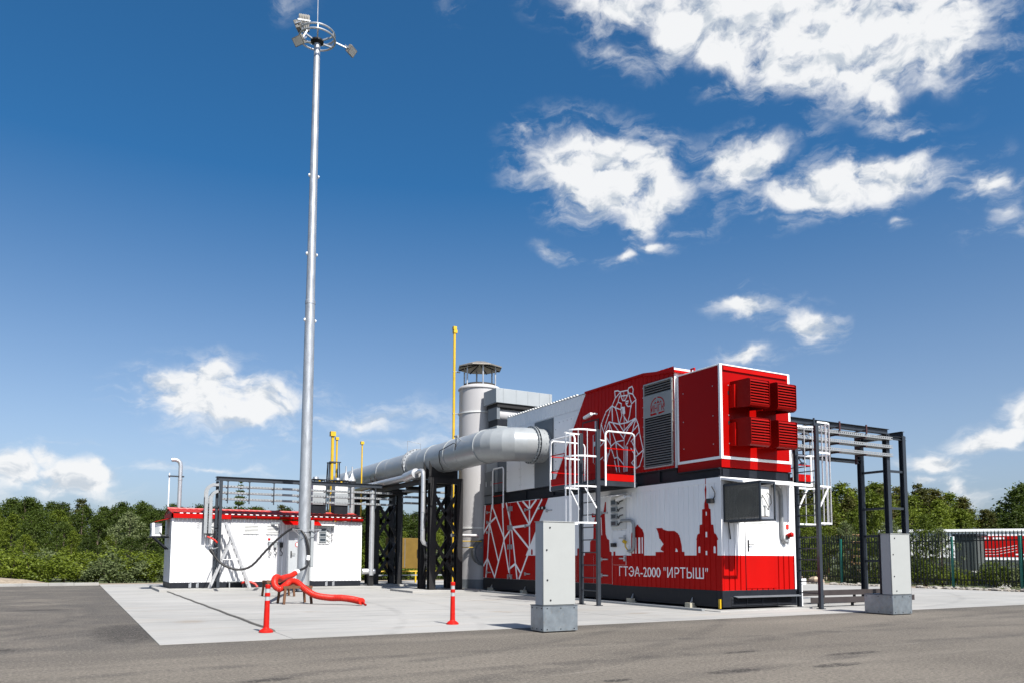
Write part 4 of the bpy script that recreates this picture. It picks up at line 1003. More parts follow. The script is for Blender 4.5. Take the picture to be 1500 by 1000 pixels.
for a, b in zip(ycuts[:-1], ycuts[1:]):
    segment(Vector((dx, a - .003, dz)), Vector((dx, b + .003, dz)), Vector((0, -1, 0)), Vector((0, -1, 0)), dr).build('duct_section', DUCT, dct)
nseg = 6
tang = lambda s: Vector((sin(s), -cos(s), 0))
for k in range(nseg):
    a, b = k * pi/2 / nseg, (k + 1) * pi/2 / nseg
    # mitre joints: planes bisect neighbouring segments
    ta = tang(a) ; tb = tang(b)
    segment(dpath(a), dpath(b), ta, tb, dr).build('elbow_section', DUCT, dct)
segment(dpath(pi/2), Vector((X0 - .02, EY, dz)), Vector((1, 0, 0)), Vector((1, 0, 0)), dr).build('duct_section', DUCT, dct)
def collar(c, t, r0, r1, w, m=DUCT, name='collar'):
    t = Vector(t).normalized(); n = 40; g = G(); vs = []
    for off, r in ((-w/2, r0), (-w/2, r1), (w/2, r1), (w/2, r0)): vs += ring_pts(Vector(c) + t * off, t, r, n)
    g.add(vs, [(i*n + k, i*n + (k+1) % n, (i+1)*n + (k+1) % n, (i+1)*n + k) for i in range(3) for k in range(n)]); return g.build(name, m, dct)
for y in (39.5, 35.2, 29.4, 27.6, EY + RB): collar((dx, y, dz), (0, 1, 0), .59, .625, .05)
for y in (34.0, 30.3, 26.6): collar((dx, y, dz), (0, 1, 0), .595, .606, .012)
for y in (31.52, 31.68): collar((dx, y, dz), (0, 1, 0), .59, .70, .03, GALV, 'flange')
for x in (14.06, 14.16): collar((x, EY, dz), (1, 0, 0), .59, .68, .025, BOXGREY, 'flange')
g = G()
for k in range(26):
    a = 2*pi*k/26
    g.cyl((dx + .66 * cos(a), 31.48, dz + .66 * sin(a)), (dx + .66 * cos(a), 31.72, dz + .66 * sin(a)), .018, n=6)
    g.cyl((14.03, EY + .64 * cos(a), dz + .64 * sin(a)), (14.19, EY + .64 * cos(a), dz + .64 * sin(a)), .018, n=6)
g.build('flange_bolt', DARK, dct, kind='stuff')
g = G()
for k in range(18):
    a = 2*pi*k/18; g.cyl((14.38, EY + .60 * cos(a), dz + .60 * sin(a)), (14.38, EY + .612 * cos(a), dz + .612 * sin(a)), .012, n=6)
g.build('rivet', MIDGREY, dct, kind='stuff')
g = G(); g.cyl((dx - .50, 26.2, dz + .36), (dx - .72, 26.15, dz + .48), .025, n=8); g.cyl((dx - .72, 26.25, dz + .48), (dx - .72, 25.95, dz + .46), .035, n=8)
g.build('sensor', GALV, dct)
g = G(); g.tube([(dx - .71, 26.15, dz + .44), (dx - .74, 26.08, dz + .1), (dx - .72, 26.2, dz - .02), (dx - .70, 26.22, dz + .2), (dx - .66, 26.5, dz + .26), (dx - .65, 27.2, dz + .18), (dx - .66, 27.75, dz + .12), (dx - .62, 27.9, dz - .02), (dx - .56, 27.95, dz - .3), (dx - .4, 27.95, dz - .6)], .016, 6); g.build('cable', RUBBER, dct)
g = G(); g.tube([(dx - .5, 31.5, dz + .5), (dx - .5, 31.5, dz + 1.0), (dx + .1, 31.5, dz + .92), (dx + .1, 31.5, dz + .7)], .012, 6); g.build('earth_strap', GALV, dct)

# black lattice towers
def tower(xc, yc, wx, wy, ztop, label, ps=.26):
    t = thing('lattice_tower', label, 'support tower', (xc, yc, .09), 'black lattice towers under the duct')
    xs_ = (xc - wx/2, xc + wx/2); ys_ = (yc - wy/2, yc + wy/2)
    for x in xs_:
        for y in ys_:
            g = G(); g.ibar((x, y, .115), (x, y, ztop), ps, ps, .014, (0, 1, 0)); g.build('post', BLACK, t)
            g = G(); g.box(x - .19, x + .19, y - .19, y + .19, .091, .115); g.build('base_plate', BLACK, t)
    for a, b in (((xs_[0], ys_[0]), (xs_[1], ys_[0])), ((xs_[0], ys_[1]), (xs_[1], ys_[1])), ((xs_[0], ys_[0]), (xs_[0], ys_[1])), ((xs_[1], ys_[0]), (xs_[1], ys_[1]))):
        nb = 2; h = (ztop - .3 - .35) / nb
        for k in range(nb):
            z0_, z1_ = .35 + k * h, .35 + (k + 1) * h
            for (p, q) in (((*a, z0_), (*b, z1_)), ((*b, z0_), (*a, z1_))):
                g = G(); g.bar(p, q, .07, .13); g.build('brace', BLACK, t)
    for y in ys_:
        g = G(); g.box(xs_[0] - .14, xs_[1] + .14, y - .10, y + .10, ztop, ztop + .22); g.build('head_beam', BLACK, t)
    g = G()
    for y in (yc - wy * .3, yc + wy * .3):
        g.prism([(xc - .62, y, ztop + .22), (xc + .62, y, ztop + .22), (xc + .62, y, dz - .18), (xc + .5, y, dz - .40), (xc + .25, y, dz - .575), (xc, y, dz - .62), (xc - .25, y, dz - .575), (xc - .5, y, dz - .40), (xc - .62, y, dz - .18)], (0, .05, 0))
    g.build('saddle', BLACK, t)
tower(12.85, 28.85, 1.15, .95, 4.25, 'black lattice tower nearest the white exhaust stack')
tower(12.85, 35.35, 1.15, .95, 4.25, 'black lattice tower right behind the small white container')
tower(12.85, 41.5, 1.15, .95, 4.25, 'farthest black lattice tower under the long duct')
rk = thing('pipe_rack', 'black beams of the pipe rack between the lattice towers', 'pipe rack', (12.4, 32, 4.2))
for x in (12.2, 13.5):
    g = G(); g.ibar((x, 29.5, 4.38), (x, 41, 4.38), .14, .20, .014); g.build('beam', BLACK, rk)
for y in (31.0, 32.6, 34.1, 37.5): 
    g = G(); g.ibar((12.2, y, 4.27), (13.5, y, 4.27), .1, .12, .012); g.build('cross_beam', BLACK, rk)
# cables trays under the rack
for k, z in enumerate((3.55, 3.80, 4.05)):
    g = G(); y_ = 30.6 + .0 * k
    for s_ in (0, 1): g.box(11.95, 14.6, y_ - .15 + s_ * .29, y_ - .14 + s_ * .29, z, z + .07)
    g.box(11.95, 14.6, y_ - .139, y_ + .139, z, z + .012)
    tag(g.build('cable_tray', GALVL, loc=(13.2, y_, z)), '%s of three steel cable trays crossing behind the nearest lattice tower' % ('lowest', 'middle', 'topmost')[k], 'cable tray', 'cable trays behind the tower')
# silver insulated pipe with drop leg
ip = thing('drop_pipe', 'silver insulated pipe below the duct with a tall drop leg', 'pipe', (11.9, 28.6, 1.6))
g = G(); g.tube([(11.95, 41, 4.62), (11.95, 30.3, 4.62)], .13, 14); g.build('main_run', CLAD, ip)
g = G(); g.cyl((11.95, 30.35, 4.62), (11.95, 29.25, 4.70), .20, n=18); g.build('end_cap', CLAD, ip)
g = G(); g.tube([(11.95, 29.3, 4.72), (12.0, 28.95, 4.78), (12.02, 28.80, 4.76), (12.02, 28.70, 4.68), (12.02, 28.68, 4.5), (12.02, 28.68, 2.2), (12.02, 28.68, 2.02), (12.08, 28.68, 1.90), (12.22, 28.68, 1.84), (12.45, 28.68, 1.84)], .085, 14); g.build('drop_leg', CLAD, ip)
for z in (3.9, 3.1, 2.4):
    g = G(); g.cyl((12.02, 28.68, z - .02), (12.02, 28.68, z + .02), .092, n=14); g.build('clamp', GALV, ip)
# vertical silver pipe at the container corner
vp = thing('riser_pipe', 'vertical silver insulated pipe at the right corner of the small container', 'pipe', (11.35, 33.0, .1))
g = G(); g.cyl((11.42, 32.95, .55), (11.42, 32.95, 4.25), .11, n=14); g.build('riser', CLAD, vp)
g = G(); g.cyl((11.08, 33.1, .72), (11.62, 33.0, .72), .13, n=14); g.build('elbow', CLAD, vp)
g = G(); g.box(11.30, 11.52, 32.9, 33.1, .101, .60); g.build('stand', BLACK, vp)

# ================================================================== YELLOW VENT POLES
def vent_pole(x, y, z0, z1, r, hb, label, clamp=None):
    t = thing('vent_pole', label, 'vent pole', (x, y, z0), 'yellow gas vent poles')
    g = G(); g.cyl((x, y, z0), (x, y, z1), r, n=10); g.build('pipe', YELLOW, t)
    g = G(); g.box(x - hb, x + hb, y - hb, y + hb, z1, z1 + hb * 1.8); g.build('vent_head', YELLOW, t)
    return t
vp1 = vent_pole(13.88, 29.9, .10, 11.0, .055, .075, 'tall yellow vent pole clamped beside the white stack')
g = G(); g.box(13.88 - .06, 13.88 + .10, 29.82, 29.98, 10.85, 10.99); g.build('vent_head', YELLOW, vp1)
for z in (5.3, 7.4, 9.2): 
    g = G(); g.box(13.82, 14.15, 29.86, 29.93, z - .02, z + .02); g.build('clamp', GALV, vp1)
vent_pole(10.48, 36.0, 0, 6.98, .07, .12, 'thicker yellow vent pole with the larger square head in the frame')
vent_pole(10.78, 36.3, 0, 6.86, .045, .075, 'thin yellow vent pole beside the thicker one in the frame')
vent_pole(11.92, 36.0, 0, 6.70, .035, .075, 'lone thin yellow vent pole right of the pointed flues')
fr = thing('pole_frame', 'dark trestle frame holding the pair of yellow vent poles', 'frame', (10.6, 36.1, 3.2))
for (a, b) in (((10.20, 35.9), (10.37, 36.0)), ((11.0, 35.9), (10.82, 36.0)), ((10.20, 36.5), (10.37, 36.3)), ((11.0, 36.5), (10.82, 36.3))):
    g = G(); g.bar((*a, 0), (*b, 5.78), .05, .05); g.build('leg', SLATE, fr)
for z in (5.76, 4.9):
    g = G(); g.bar((10.35, 35.92, z), (10.88, 35.92, z), .05, .05); g.bar((10.35, 36.4, z), (10.88, 36.4, z), .05, .05); g.build('tie', SLATE, fr)

# yellow gas cabinet and railing behind the towers
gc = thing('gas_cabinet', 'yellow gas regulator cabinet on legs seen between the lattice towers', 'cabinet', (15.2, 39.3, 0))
g = G(); g.box(14.5, 16.15, 38.9, 39.6, .75, 2.35); g.build('body', mat('shaded_yellow_paint', (.13, .075, .003), .5, var=.15), gc, bevel=.01)  # yellow body darkened all over: its shade is painted into the colour
for x in (14.6, 15.95):
    g = G(); g.box(x, x + .08, 39.0, 39.08, 0, .75); g.build('leg', YELLOW, gc)
g = G(); g.box(16.0, 16.12, 38.84, 38.899, 1.35, 1.75); g.build('latch', BLACK, gc)
g = G(); g.box(15.30, 15.33, 38.89, 38.899, .8, 2.3); g.build('door_seam', MIDGREY, gc)
yr = thing('yellow_railing', 'low yellow rail with grey posts behind the lattice towers', 'railing', (15.0, 38.0, 0))
g = G(); g.cyl((13.2, 37.8, .62), (18.5, 37.8, .62), .035, n=8); g.build('top_rail', YELLOW, yr)
g = G(); g.box(13.0, 17.4, 37.72, 37.88, .40, .46); g.build('lower_tray', GALVL, yr)
for x in (13.4, 14.6, 15.9, 17.2):
    g = G(); g.box(x - .03, x + .03, 37.77, 37.83, 0, .60); g.build('post', BOXGREY, yr)

# ================================================================== SMALL WHITE CONTAINER (left)
SX0, SX1, SY0, SY1 = 3.40, 11.04, 33.2, 35.75
def putS(t, z, d): return (t, SY0 - d, z)
RIBS = Rib(3.45, 0.155, 0.050, 0.013, 0.038)
sm_ = thing('service_container', 'long white ribbed container with red tiled roof and red gutter', 'container', (7.2, 34.4, .1))
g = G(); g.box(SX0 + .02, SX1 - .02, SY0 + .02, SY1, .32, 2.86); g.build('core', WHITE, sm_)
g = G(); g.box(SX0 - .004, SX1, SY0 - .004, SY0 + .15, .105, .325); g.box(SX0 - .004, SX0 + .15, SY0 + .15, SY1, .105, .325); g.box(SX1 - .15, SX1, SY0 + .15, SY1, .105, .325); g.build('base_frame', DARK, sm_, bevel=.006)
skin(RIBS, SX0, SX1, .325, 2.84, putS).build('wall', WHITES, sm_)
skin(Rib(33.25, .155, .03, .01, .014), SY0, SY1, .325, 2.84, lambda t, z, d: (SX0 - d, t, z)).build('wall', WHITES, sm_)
g = G(); g.box(SX0 - .012, SX0 + .05, SY0 - .012, SY0 + .05, .325, 2.83); g.build('corner_trim', WHITE, sm_)
g = G(); g.box(SX1 - .05, SX1 + .012, SY0 - .012, SY0 + .05, .325, 2.83); g.build('corner_trim', WHITE, sm_)
# gutter in lengths, with brackets
xs_ = [3.36, 5.6, 6.55, 7.5, 8.05, 8.9, 9.75, 10.55, 11.08]
for k in range(len(xs_) - 1):
    h0 = 2.84 if k == 0 else 2.85
    g = G()
    if k == 0: g.box(xs_[0], xs_[1] - .01, SY0 - .13, SY0 + .02, 2.84, 3.02)
    else:
        n = 8; c = (SY0 - .10, 2.985)
        pts = [(xs_[k], c[0] + .095 * cos(pi + pi * i / n), c[1] + .11 * sin(pi + pi * i / n)) for i in range(n + 1)]
        g.prism(pts, (xs_[k+1] - xs_[k] - .012, 0, 0))
    gt = g.build('gutter', RED, sm_)
    g = G(); g.box(xs_[k+1] - .03, xs_[k+1] - .005, SY0 - .20, SY0 - .005, 2.86, 3.0); g.build('gutter_bracket', DARK, gt)
g = G(); g.box(3.36, 3.42, SY0 - .13, SY1 + .1, 2.84, 3.05); g.build('verge_board', RED, sm_)
# metal tile roof: ribbed front slope with tile steps
def roof_slope(y0, z0, y1, z1, nstep):
    g = G(); nx = 150; vs = []; rows = nstep * 2 + 1
    for j in range(nstep):
        for jj in (0, 1):
            t = (j + jj) / nstep; lift = .022 if jj == 0 else 0.0
            for i in range(nx + 1):
                x = 3.34 + (11.08 - 3.34) * i / nx
                w = .022 * abs(sin(pi * (x - 3.34) / .24)) ** .7
                vs.append((x, y0 + (y1 - y0) * t, z0 + (z1 - z0) * t + lift + w))
    fs = []
    for j in range(nstep * 2 - 1):
        for i in range(nx):
            a = j * (nx + 1) + i; fs.append((a, a + 1, a + nx + 2, a + nx + 1))
    g.add(vs, fs); return g
YR = 34.47
roof_slope(SY0 - .10, 3.03, YR, 3.27, 5).build('roof', ROOFTILE, sm_)
roof_slope(SY1 + .1, 3.03, YR, 3.27, 5).build('roof', ROOFTILE, sm_)
g = G(); g.tube([(3.33, YR, 3.27), (11.09, YR, 3.27)], .05, 8); g.build('ridge_cap', ROOFTILE, sm_)
g = G(); g.add([(SX0, SY0, 2.84), (SX0, SY1, 2.84), (SX0, YR, 3.26)], [(0, 1, 2)]); g.build('gable', mat('gable_brown', (.22, .09, .07), .6), sm_)
g = G(); g.add([(SX1, SY0, 2.84), (SX1, SY1, 2.84), (SX1, YR, 3.26)], [(0, 1, 2)]); g.build('gable', RED, sm_)
g = G()
x = 3.65
while x < 10.95:
    g.box(x, x + .12, SY0 - .105, SY0 - .02, 3.022, 3.052); x += .24
g.build('eave_filler', WHITE, sm_, kind='stuff')
def wall_vent(x0, x1, z0, z1):
    g = G(); g.box(x0, x1, SY0 - .03, SY0 - .002, z0, z0 + .03); g.box(x0, x1, SY0 - .03, SY0 - .002, z1 - .03, z1); g.box(x0, x0 + .03, SY0 - .03, SY0 - .002, z0 + .03, z1 - .03); g.box(x1 - .03, x1, SY0 - .03, SY0 - .002, z0 + .03, z1 - .03)
    v = g.build('wall_vent', OFFWHITE, sm_)
    g = G(); g.box(x0 + .03, x1 - .03, SY0 - .006, SY0 - .002, z0 + .03, z1 - .03); g.build('backing', MIDGREY, v)
    for k in range(5):
        z = z0 + .06 + k * (z1 - z0 - .1) / 4.6
        g = G(); g.bar((x0 + .03, SY0 - .018, z), (x1 - .03, SY0 - .018, z), .006, .045, (0, .7, .7)); g.build('slat', OFFWHITE, v)
wall_vent(6.08, 6.69, 2.26, 2.62); wall_vent(6.98, 7.57, 2.26, 2.62)
g = G(); g.box(7.90, 8.86, SY0 - .02, SY0 + .01, .34, 2.40); sd = g.build('door', mat('door_pale_grey', (.33, .35, .365), .45, var=.05), sm_, bevel=.006)
g = G(); g.box(7.82, 7.90, SY0 - .03, SY0 + .01, .34, 2.48); g.box(8.86, 8.94, SY0 - .03, SY0 + .01, .34, 2.48); g.box(7.90, 8.86, SY0 - .03, SY0 + .01, 2.40, 2.48); g.build('door_frame', OFFWHITE, sd)
g = G(); g.box(7.99, 8.04, SY0 - .035, SY0 - .02, 1.30, 1.58); g.cyl((8.01, SY0 - .03, 1.46), (8.01, SY0 - .09, 1.46), .014, n=8); g.cyl((8.01, SY0 - .09, 1.46), (8.18, SY0 - .09, 1.46), .013, n=8); g.build('handle', BLACK, sd)
g = G(); g.box(8.15, 8.50, SY0 - .024, SY0 - .02, 2.02, 2.12); g.build('sign_plate', WHITE, sd)
g = G(); g.cyl((8.28, SY0 - .02, 1.85), (8.28, SY0 - .025, 1.85), .11, n=20); g.build('warning_sign', RED, sd)
g = G(); g.cyl((8.28, SY0 - .0255, 1.85), (8.28, SY0 - .028, 1.85), .08, n=20); g.build('warning_sign', WHITE, sd)
g = G(); g.prism([(7.62, SY0 - .002, 2.86), (7.62, SY0 - .55, 2.68), (7.62, SY0 - .55, 2.65), (7.62, SY0 - .002, 2.80)], (1.5, 0, 0)); g.build('door_canopy', RED, sm_)
for x in (7.14, 7.36, 7.60):
    g = G(); g.box(x - .06, x + .06, SY0 - .09, SY0 - .002, 1.72, 1.92); b_ = g.build('socket_box', BOXGREY if x < 7.5 else BLACK, sm_)
    g = G(); g.tube([(x, SY0 - .05, 1.72), (x - .04, SY0 - .07, 1.60), (x + .05, SY0 - .07, 1.50), (x + .02, SY0 - .07, 1.38), (x - .05, SY0 - .06, 1.42)], .016, 6); g.build('cable', RUBBER, b_)
g = G(); g.box(7.06, 7.16, SY0 - .02, SY0 - .002, 2.02, 2.10); g.build('warning_sign', RED, sm_)
g = G(); g.box(7.05, 7.68, SY0 - .10, SY0 - .002, 1.935, 1.955); g.build('shelf', GALVL, sm_)
g = G(); g.box(9.12, 9.62, SY0 - .03, SY0 - .002, 1.90, 2.64); bd = g.build('meter_board', OFFWHITE, sm_)
for k in range(3):
    z = 2.40 - k * .21
    g = G(); g.box(9.17, 9.48, SY0 - .08, SY0 - .031, z, z + .16); m_ = g.build('meter', BOXGREY, bd)
    g = G(); g.box(9.20, 9.44, SY0 - .085, SY0 - .081, z + .03, z + .14); g.build('screen', GLASS, m_)
    g = G(); g.tube([(9.48, SY0 - .05, z + .08), (9.62, SY0 - .08, z + .02), (9.74, SY0 - .06, z + .08), (9.70, SY0 - .05, z + .16)], .013, 6); g.build('cable', RUBBER, bd)
g = G(); g.prism([(9.08, SY0 - .003, 2.74), (9.08, SY0 - .25, 2.68), (9.08, SY0 - .25, 2.665), (9.08, SY0 - .003, 2.72)], (.76, 0, 0)); g.build('board_hood', OFFWHITE, bd)
g = G(); g.bar((7.20, SY0 - .03, 2.70), (7.45, SY0 - .24, 2.72), .08, .08); g.box(7.16, 7.22, SY0 - .08, SY0 - .002, 2.66, 2.76); g.build('security_camera', BOXGREY, sm_)
g = G()
for z in (2.62, 2.54, 2.46): g.box(4.30, 4.42, SY0 - .006, SY0 - .001, z, z + .02)
g.build('small_label', MIDGREY, sm_, kind='stuff')
for x in (4.15, 4.42, 9.55, 9.85):
    g = G(); g.box(x - .02, x + .02, SY0 - .05, SY0 - .005, .12, .36); g.box(x - .07, x - .03, SY0 - .05, SY0 - .005, .12, .28); g.build('lifting_lug', GALV, sm_)
# outdoor unit on the left gable
ac = thing('outdoor_unit', 'white air conditioner outdoor unit on a bracket off the left gable', 'air conditioner', (3.0, 34.5, 2.1))
g = G(); g.box(2.76, 3.12, 34.1, 34.95, 2.14, 2.66); acx = g.build('casing', WHITE, ac, bevel=.015)
g = G(); g.cyl((2.76, 34.5, 2.40), (2.745, 34.5, 2.40), .2, n=24); g.build('fan', MIDGREY, acx)
g = G(); g.box(2.86, 3.05, 34.085, 34.10, 2.22, 2.5); g.build('side_panel', BOXGREY, acx)
for y in (34.15, 34.9):
    g = G(); g.bar((2.68, y, 2.11), (3.39, y, 2.11), .05, .05); g.bar((2.85, y, 2.10), (3.38, y, 1.62), .05, .05); g.build('bracket', DARK, ac)
g = G(); g.prism([(3.38, 33.9, 2.86), (2.86, 33.9, 2.72), (2.86, 33.9, 2.70), (3.38, 33.9, 2.84)], (0, 1.3, 0)); g.build('shade_roof', RED, ac)
g = G(); g.tube([(3.05, 34.08, 2.3), (3.12, 34.05, 2.18), (3.25, 34.05, 2.16), (3.36, 34.05, 2.2)], .02, 6); g.build('hose', RUBBER, ac)
# roof ventilators and flues
for k, (x, s_) in enumerate(((9.40, 'left'), (10.38, 'right'))):
    t = thing('roof_ventilator', '%s of the two pale box ventilators on the red tiled roof' % s_, 'roof ventilator', (x, 34.4, 3.4), 'box ventilators on the tiled roof')
    g = G(); g.box(x - .30, x + .30, 34.1, 34.7, 3.2, 3.62); g.build('kerb_box', DARK, t)
    g = G(); g.box(x - .31, x + .31, 34.05, 34.75, 3.62, 4.16); g.build('housing', BOXGREY, t, bevel=.01)
    g = G(); g.box(x - .28, x + .28, 34.1, 34.7, 4.16, 4.56); g.build('upper_housing', OFFWHITE, t, bevel=.01)
    g = G()
    for xx in (x - .22, x + .22):
        for yy in (34.15, 34.65): g.box(xx - .015, xx + .015, yy - .015, yy + .015, 4.56, 4.72)
    g.box(x - .3, x + .3, 34.08, 34.72, 4.72, 4.75); g.build('cover', DARK, t)
    g = G(); g.cyl((x - .1, 34.4, 4.75), (x - .1, 34.4, 4.86), .14, .12, n=14); g.build('cowl', GALV, t)
    g = G(); g.box(x - .06, x + .02, 34.07, 34.085, 4.60, 4.68); g.build('sticker', YELLOW, t)
for x, label in ((11.16, 'left small silver flue with a pointed cap'), (11.46, 'right silver flue with a pointed cap beside the thin yellow pole')):
    t = thing('pointed_flue', label, 'flue', (x, 36.0, 0), 'pointed silver flues')
    g = G(); g.cyl((x, 36.0, 0), (x, 36.0, 4.9), .13, n=14); g.build('pipe', CLAD, t)
    g = G(); g.lathe((x, 36.0, 0), [(.17, 4.9), (.17, 4.97), (.045, 5.26), (.035, 5.30), (.035, 5.60)], 14); g.build('cone_cap', CLAD, t)
    g = G(); g.cyl((x, 36, 4.84), (x, 36, 4.9), .18, n=14); g.build('collar', DARK, t)
# hooked flue with stay
fl = thing('hooked_flue', 'slim silver flue with hooked top and white stay behind the container', 'flue', (3.95, 36.2, 0))
g = G(); g.tube([(3.95, 36.2, 0), (3.95, 36.2, 5.20), (3.93, 36.2, 5.33), (3.86, 36.2, 5.42), (3.75, 36.2, 5.46), (3.58, 36.2, 5.45)], .085, 14); g.build('pipe', CLAD, fl)
g = G(); g.cyl((3.95, 36.2, 4.58), (3.95, 36.2, 4.66), .095, n=14); g.build('joint', CLAD, fl)
for z in (4.75, 3.42):
    g = G(); g.box(3.48, 4.1, 36.13, 36.27, z - .025, z + .025); g.build('stay_arm', SLATE, fl)
g = G(); g.cyl((3.52, 36.2, 0), (3.52, 36.2, 4.88), .025, n=8); g.build('stay', WHITE, fl)

# ================================================================== LEFT CABLE GANTRY
ga_ = thing('cable_gantry', 'slate grey cable gantry with stacked trays in front of the small container', 'cable gantry', (8, 32.8, .1))
GY = 32.80
for (x, y) in ((5.10, GY), (5.0, GY + .25)):
    g = G(); g.ibar((x, y, .10), (x, y, 4.34), .11, .11, .012, (0, 1, 0)); g.build('post', SLATE, ga_)
g = G(); g.ibar((4.92, GY, 4.43), (11.80, GY, 4.43), .12, .17, .014); g.build('beam', SLATE, ga_)
g = G(); g.ibar((4.95, GY + .25, 4.43), (4.95, GY - .1, 4.43), .1, .14, .014); g.build('beam', SLATE, ga_)
for z in (2.05, .9):
    g = G(); g.bar((5.1, GY, z), (5.0, GY + .25, z), .04, .04); g.build('tie', SLATE, ga_)
for x in (5.35, 6.18, 7.15, 8.2, 9.32, 10.38, 11.50):
    g = G(); g.box(x - .02, x + .02, GY - .05, GY - .01, 3.45, 4.345); g.box(x - .05, x + .05, GY - .055, GY + .05, 4.33, 4.346); h_ = g.build('hanger', SLATE, ga_)
    for z in (3.60, 3.85, 4.10):
        g = G(); g.box(x - .02, x + .02, GY - .01, GY + .32, z - .03, z); g.build('tray_arm', SLATE, h_)
for z in (3.60, 3.85, 4.10):
    g = G(); x0, x1 = 5.15, 12.3
    g.box(x0, x1, GY + .01, GY + .30, z + .0015, z + .008)
    for yy in (GY + .01, GY + .292):
        seg = x0
        g.box(x0, x1, yy, yy + .006, z + .008, z + .025); g.box(x0, x1, yy, yy + .006, z + .055, z + .075)
        while seg < x1 - .12: g.box(seg, seg + .07, yy, yy + .006, z + .025, z + .055); seg += .12
    g.build('cable_tray', GALVL, ga_)
# trays that bend down at the left end
for k, (xb, zt) in enumerate(((4.63, 4.13), (4.80, 3.88))):
    w = .065; R = .28; pts = [(5.02, zt), (xb + R, zt)] + [(xb + R - R * sin(a), zt - R + R * cos(a)) for a in [radians(15 * i) for i in range(1, 7)]] + [(xb, 2.25)]
    g = G()
    inner = []
    for i, (x, z) in enumerate(pts):
        a = pts[max(i - 1, 0)]; b = pts[min(i + 1, len(pts) - 1)]
        d = Vector((b[0] - a[0], b[1] - a[1])).normalized(); inner.append((x - d.y * 0 + (-d.y) * -.12, z + d.x * -.12))
    for yy in (GY + .02, GY + .30):
        for i in range(len(pts) - 1):
            p, q, r_, s_ = pts[i], pts[i+1], inner[i+1], inner[i]
            g.prism([(p[0], yy, p[1]), (q[0], yy, q[1]), (r_[0], yy, r_[1]), (s_[0], yy, s_[1])], (0, .008, 0))
    for i in range(len(pts) - 1):
        p, q = pts[i], pts[i+1]; g.bar((p[0], GY + .16, p[1]), (q[0], GY + .16, q[1]), .27, .006, (0, 0, 1) if abs(q[0] - p[0]) > .001 else (1, 0, 0))
    bt = g.build('bend_tray', GALVL, ga_)
    g = G(); z = 2.4
    while z < zt - .35: g.box(xb - .004, xb + .03, GY + .0185, GY + .0195, z, z + .03); z += .10
    g.build('slot', MIDGREY, bt, kind='stuff')
for z in (2.5, 3.3):
    g = G(); g.bar((4.55, GY + .17, z), (5.1, GY + .17, z), .03, .04); g.build('tie', SLATE, ga_)
g = G()
for k in range(5): g.tube([(4.66 + .05 * k, GY + .15, 2.40), (4.66 + .05 * k, GY + .13, 2.2), (4.72 + .06 * k, GY + .08, 2.08), (4.95, GY + .05, 2.15 + .05 * k)], .018, 6)
g.build('cable', RUBBER, ga_)
g = G(); g.tube([(4.66, GY + .1, 2.12), (4.78, GY + .05, 2.07), (4.92, GY + .04, 2.0), (5.04, GY + .04, 1.88)], .035, 8); g.build('conduit', ORANGE, ga_)

# ladder in front of the small container
ld = thing('folding_ladder', 'aluminium A-frame extension ladder standing by the gantry post', 'ladder', (5.6, 32.6, .1))
def ladder_flight(name, top, bot, w, nr, wy=.34):
    top, bot = Vector(top), Vector(bot); off = Vector((0, wy / 2, 0))
    for s_ in (-1, 1):
        g = G(); g.bar(top + off * s_, bot + off * s_ * 1.15, .03, w, (1, 0, .3)); g.build('rail', ALU, ld)
    for k in range(nr):
        p = lerp(bot, top, (k + .6) / nr); g = G(); g.cyl(p + off, p - off, .018, n=8); g.build('rung', ALU, ld)
ladder_flight('a', (5.27, 32.62, 2.68), (6.27, 32.62, .11), .085, 11)
ladder_flight('b', (5.54, 32.62, 2.10), (4.76, 32.62, .11), .07, 8, .28)
g = G(); g.cyl((5.22, 32.44, 1.22), (5.80, 32.44, 1.24), .010, n=6); g.build('spreader', ALU, ld)
# bits at the foot of the wall
g = G(); g.box(5.5, 6.2, 33.0, 33.12, .33, .36); g.box(5.56, 5.60, 33.02, 33.08, .101, .33); g.box(6.08, 6.12, 33.02, 33.08, .101, .33)
tag(g.build('low_stand', GALVL, loc=(5.85, 33.06, .1)), 'low steel stand at the foot of the small container wall', 'stand')
g = G(); g.tube([(6.0, 32.9, .28), (6.15, 32.85, .34), (6.35, 32.8, .33), (6.52, 32.75, .25), (6.60, 32.7, .13)], .045, 8)
tag(g.build('hose_stub', ORANGE, loc=(6.3, 32.8, .1)), 'short curved red hose end below the white container wall', 'hose')

# ================================================================== FLOODLIGHT MAST
MX, MY = 7.86, 30.55
ms_ = thing('floodlight_mast', 'very tall tapered galvanised floodlight mast with ring head', 'floodlight mast', (MX, MY, 0))
def rad(z): return .235 - (.235 - .125) * z / 22.4
def mast_sec(z0, z1, add=0.0):
    g = G(); n = 16; g.lathe((MX, MY, 0), [(rad(z0) + add, z0), (rad(z1) + add, z1)], n); return g.build('shaft', GALV, ms_)
mast_sec(.03, 11.46, .012); mast_sec(11.46, 22.30)
g = G(); g.lathe((MX, MY, 0), [(rad(11.3) + .014, 11.30), (rad(11.4) + .024, 11.31), (rad(11.4) + .024, 11.45), (rad(11.4) + .0, 11.47)], 16, cap=False); g.build('slip_joint', GALV, ms_)
g = G(); g.lathe((MX, MY, 0), [(.40, .012), (.40, .04)], 24)
for k in range(10):
    a = 2*pi*k/10; g.cyl((MX + .34*cos(a), MY + .34*sin(a), .04), (MX + .34*cos(a), MY + .34*sin(a), .13), .02, n=6)
g.build('base_flange', DARK, ms_)
for z in (13.35, 10.65, 16.6):
    for s_ in (-1, 1):
        g = G(); p = Vector((MX + s_ * (rad(z) + .01), MY - .02, z)); g.cyl(p, p + Vector((s_ * .055, 0, 0)), .075, .045, n=12); g.build('cable_lug', WHITE, ms_)
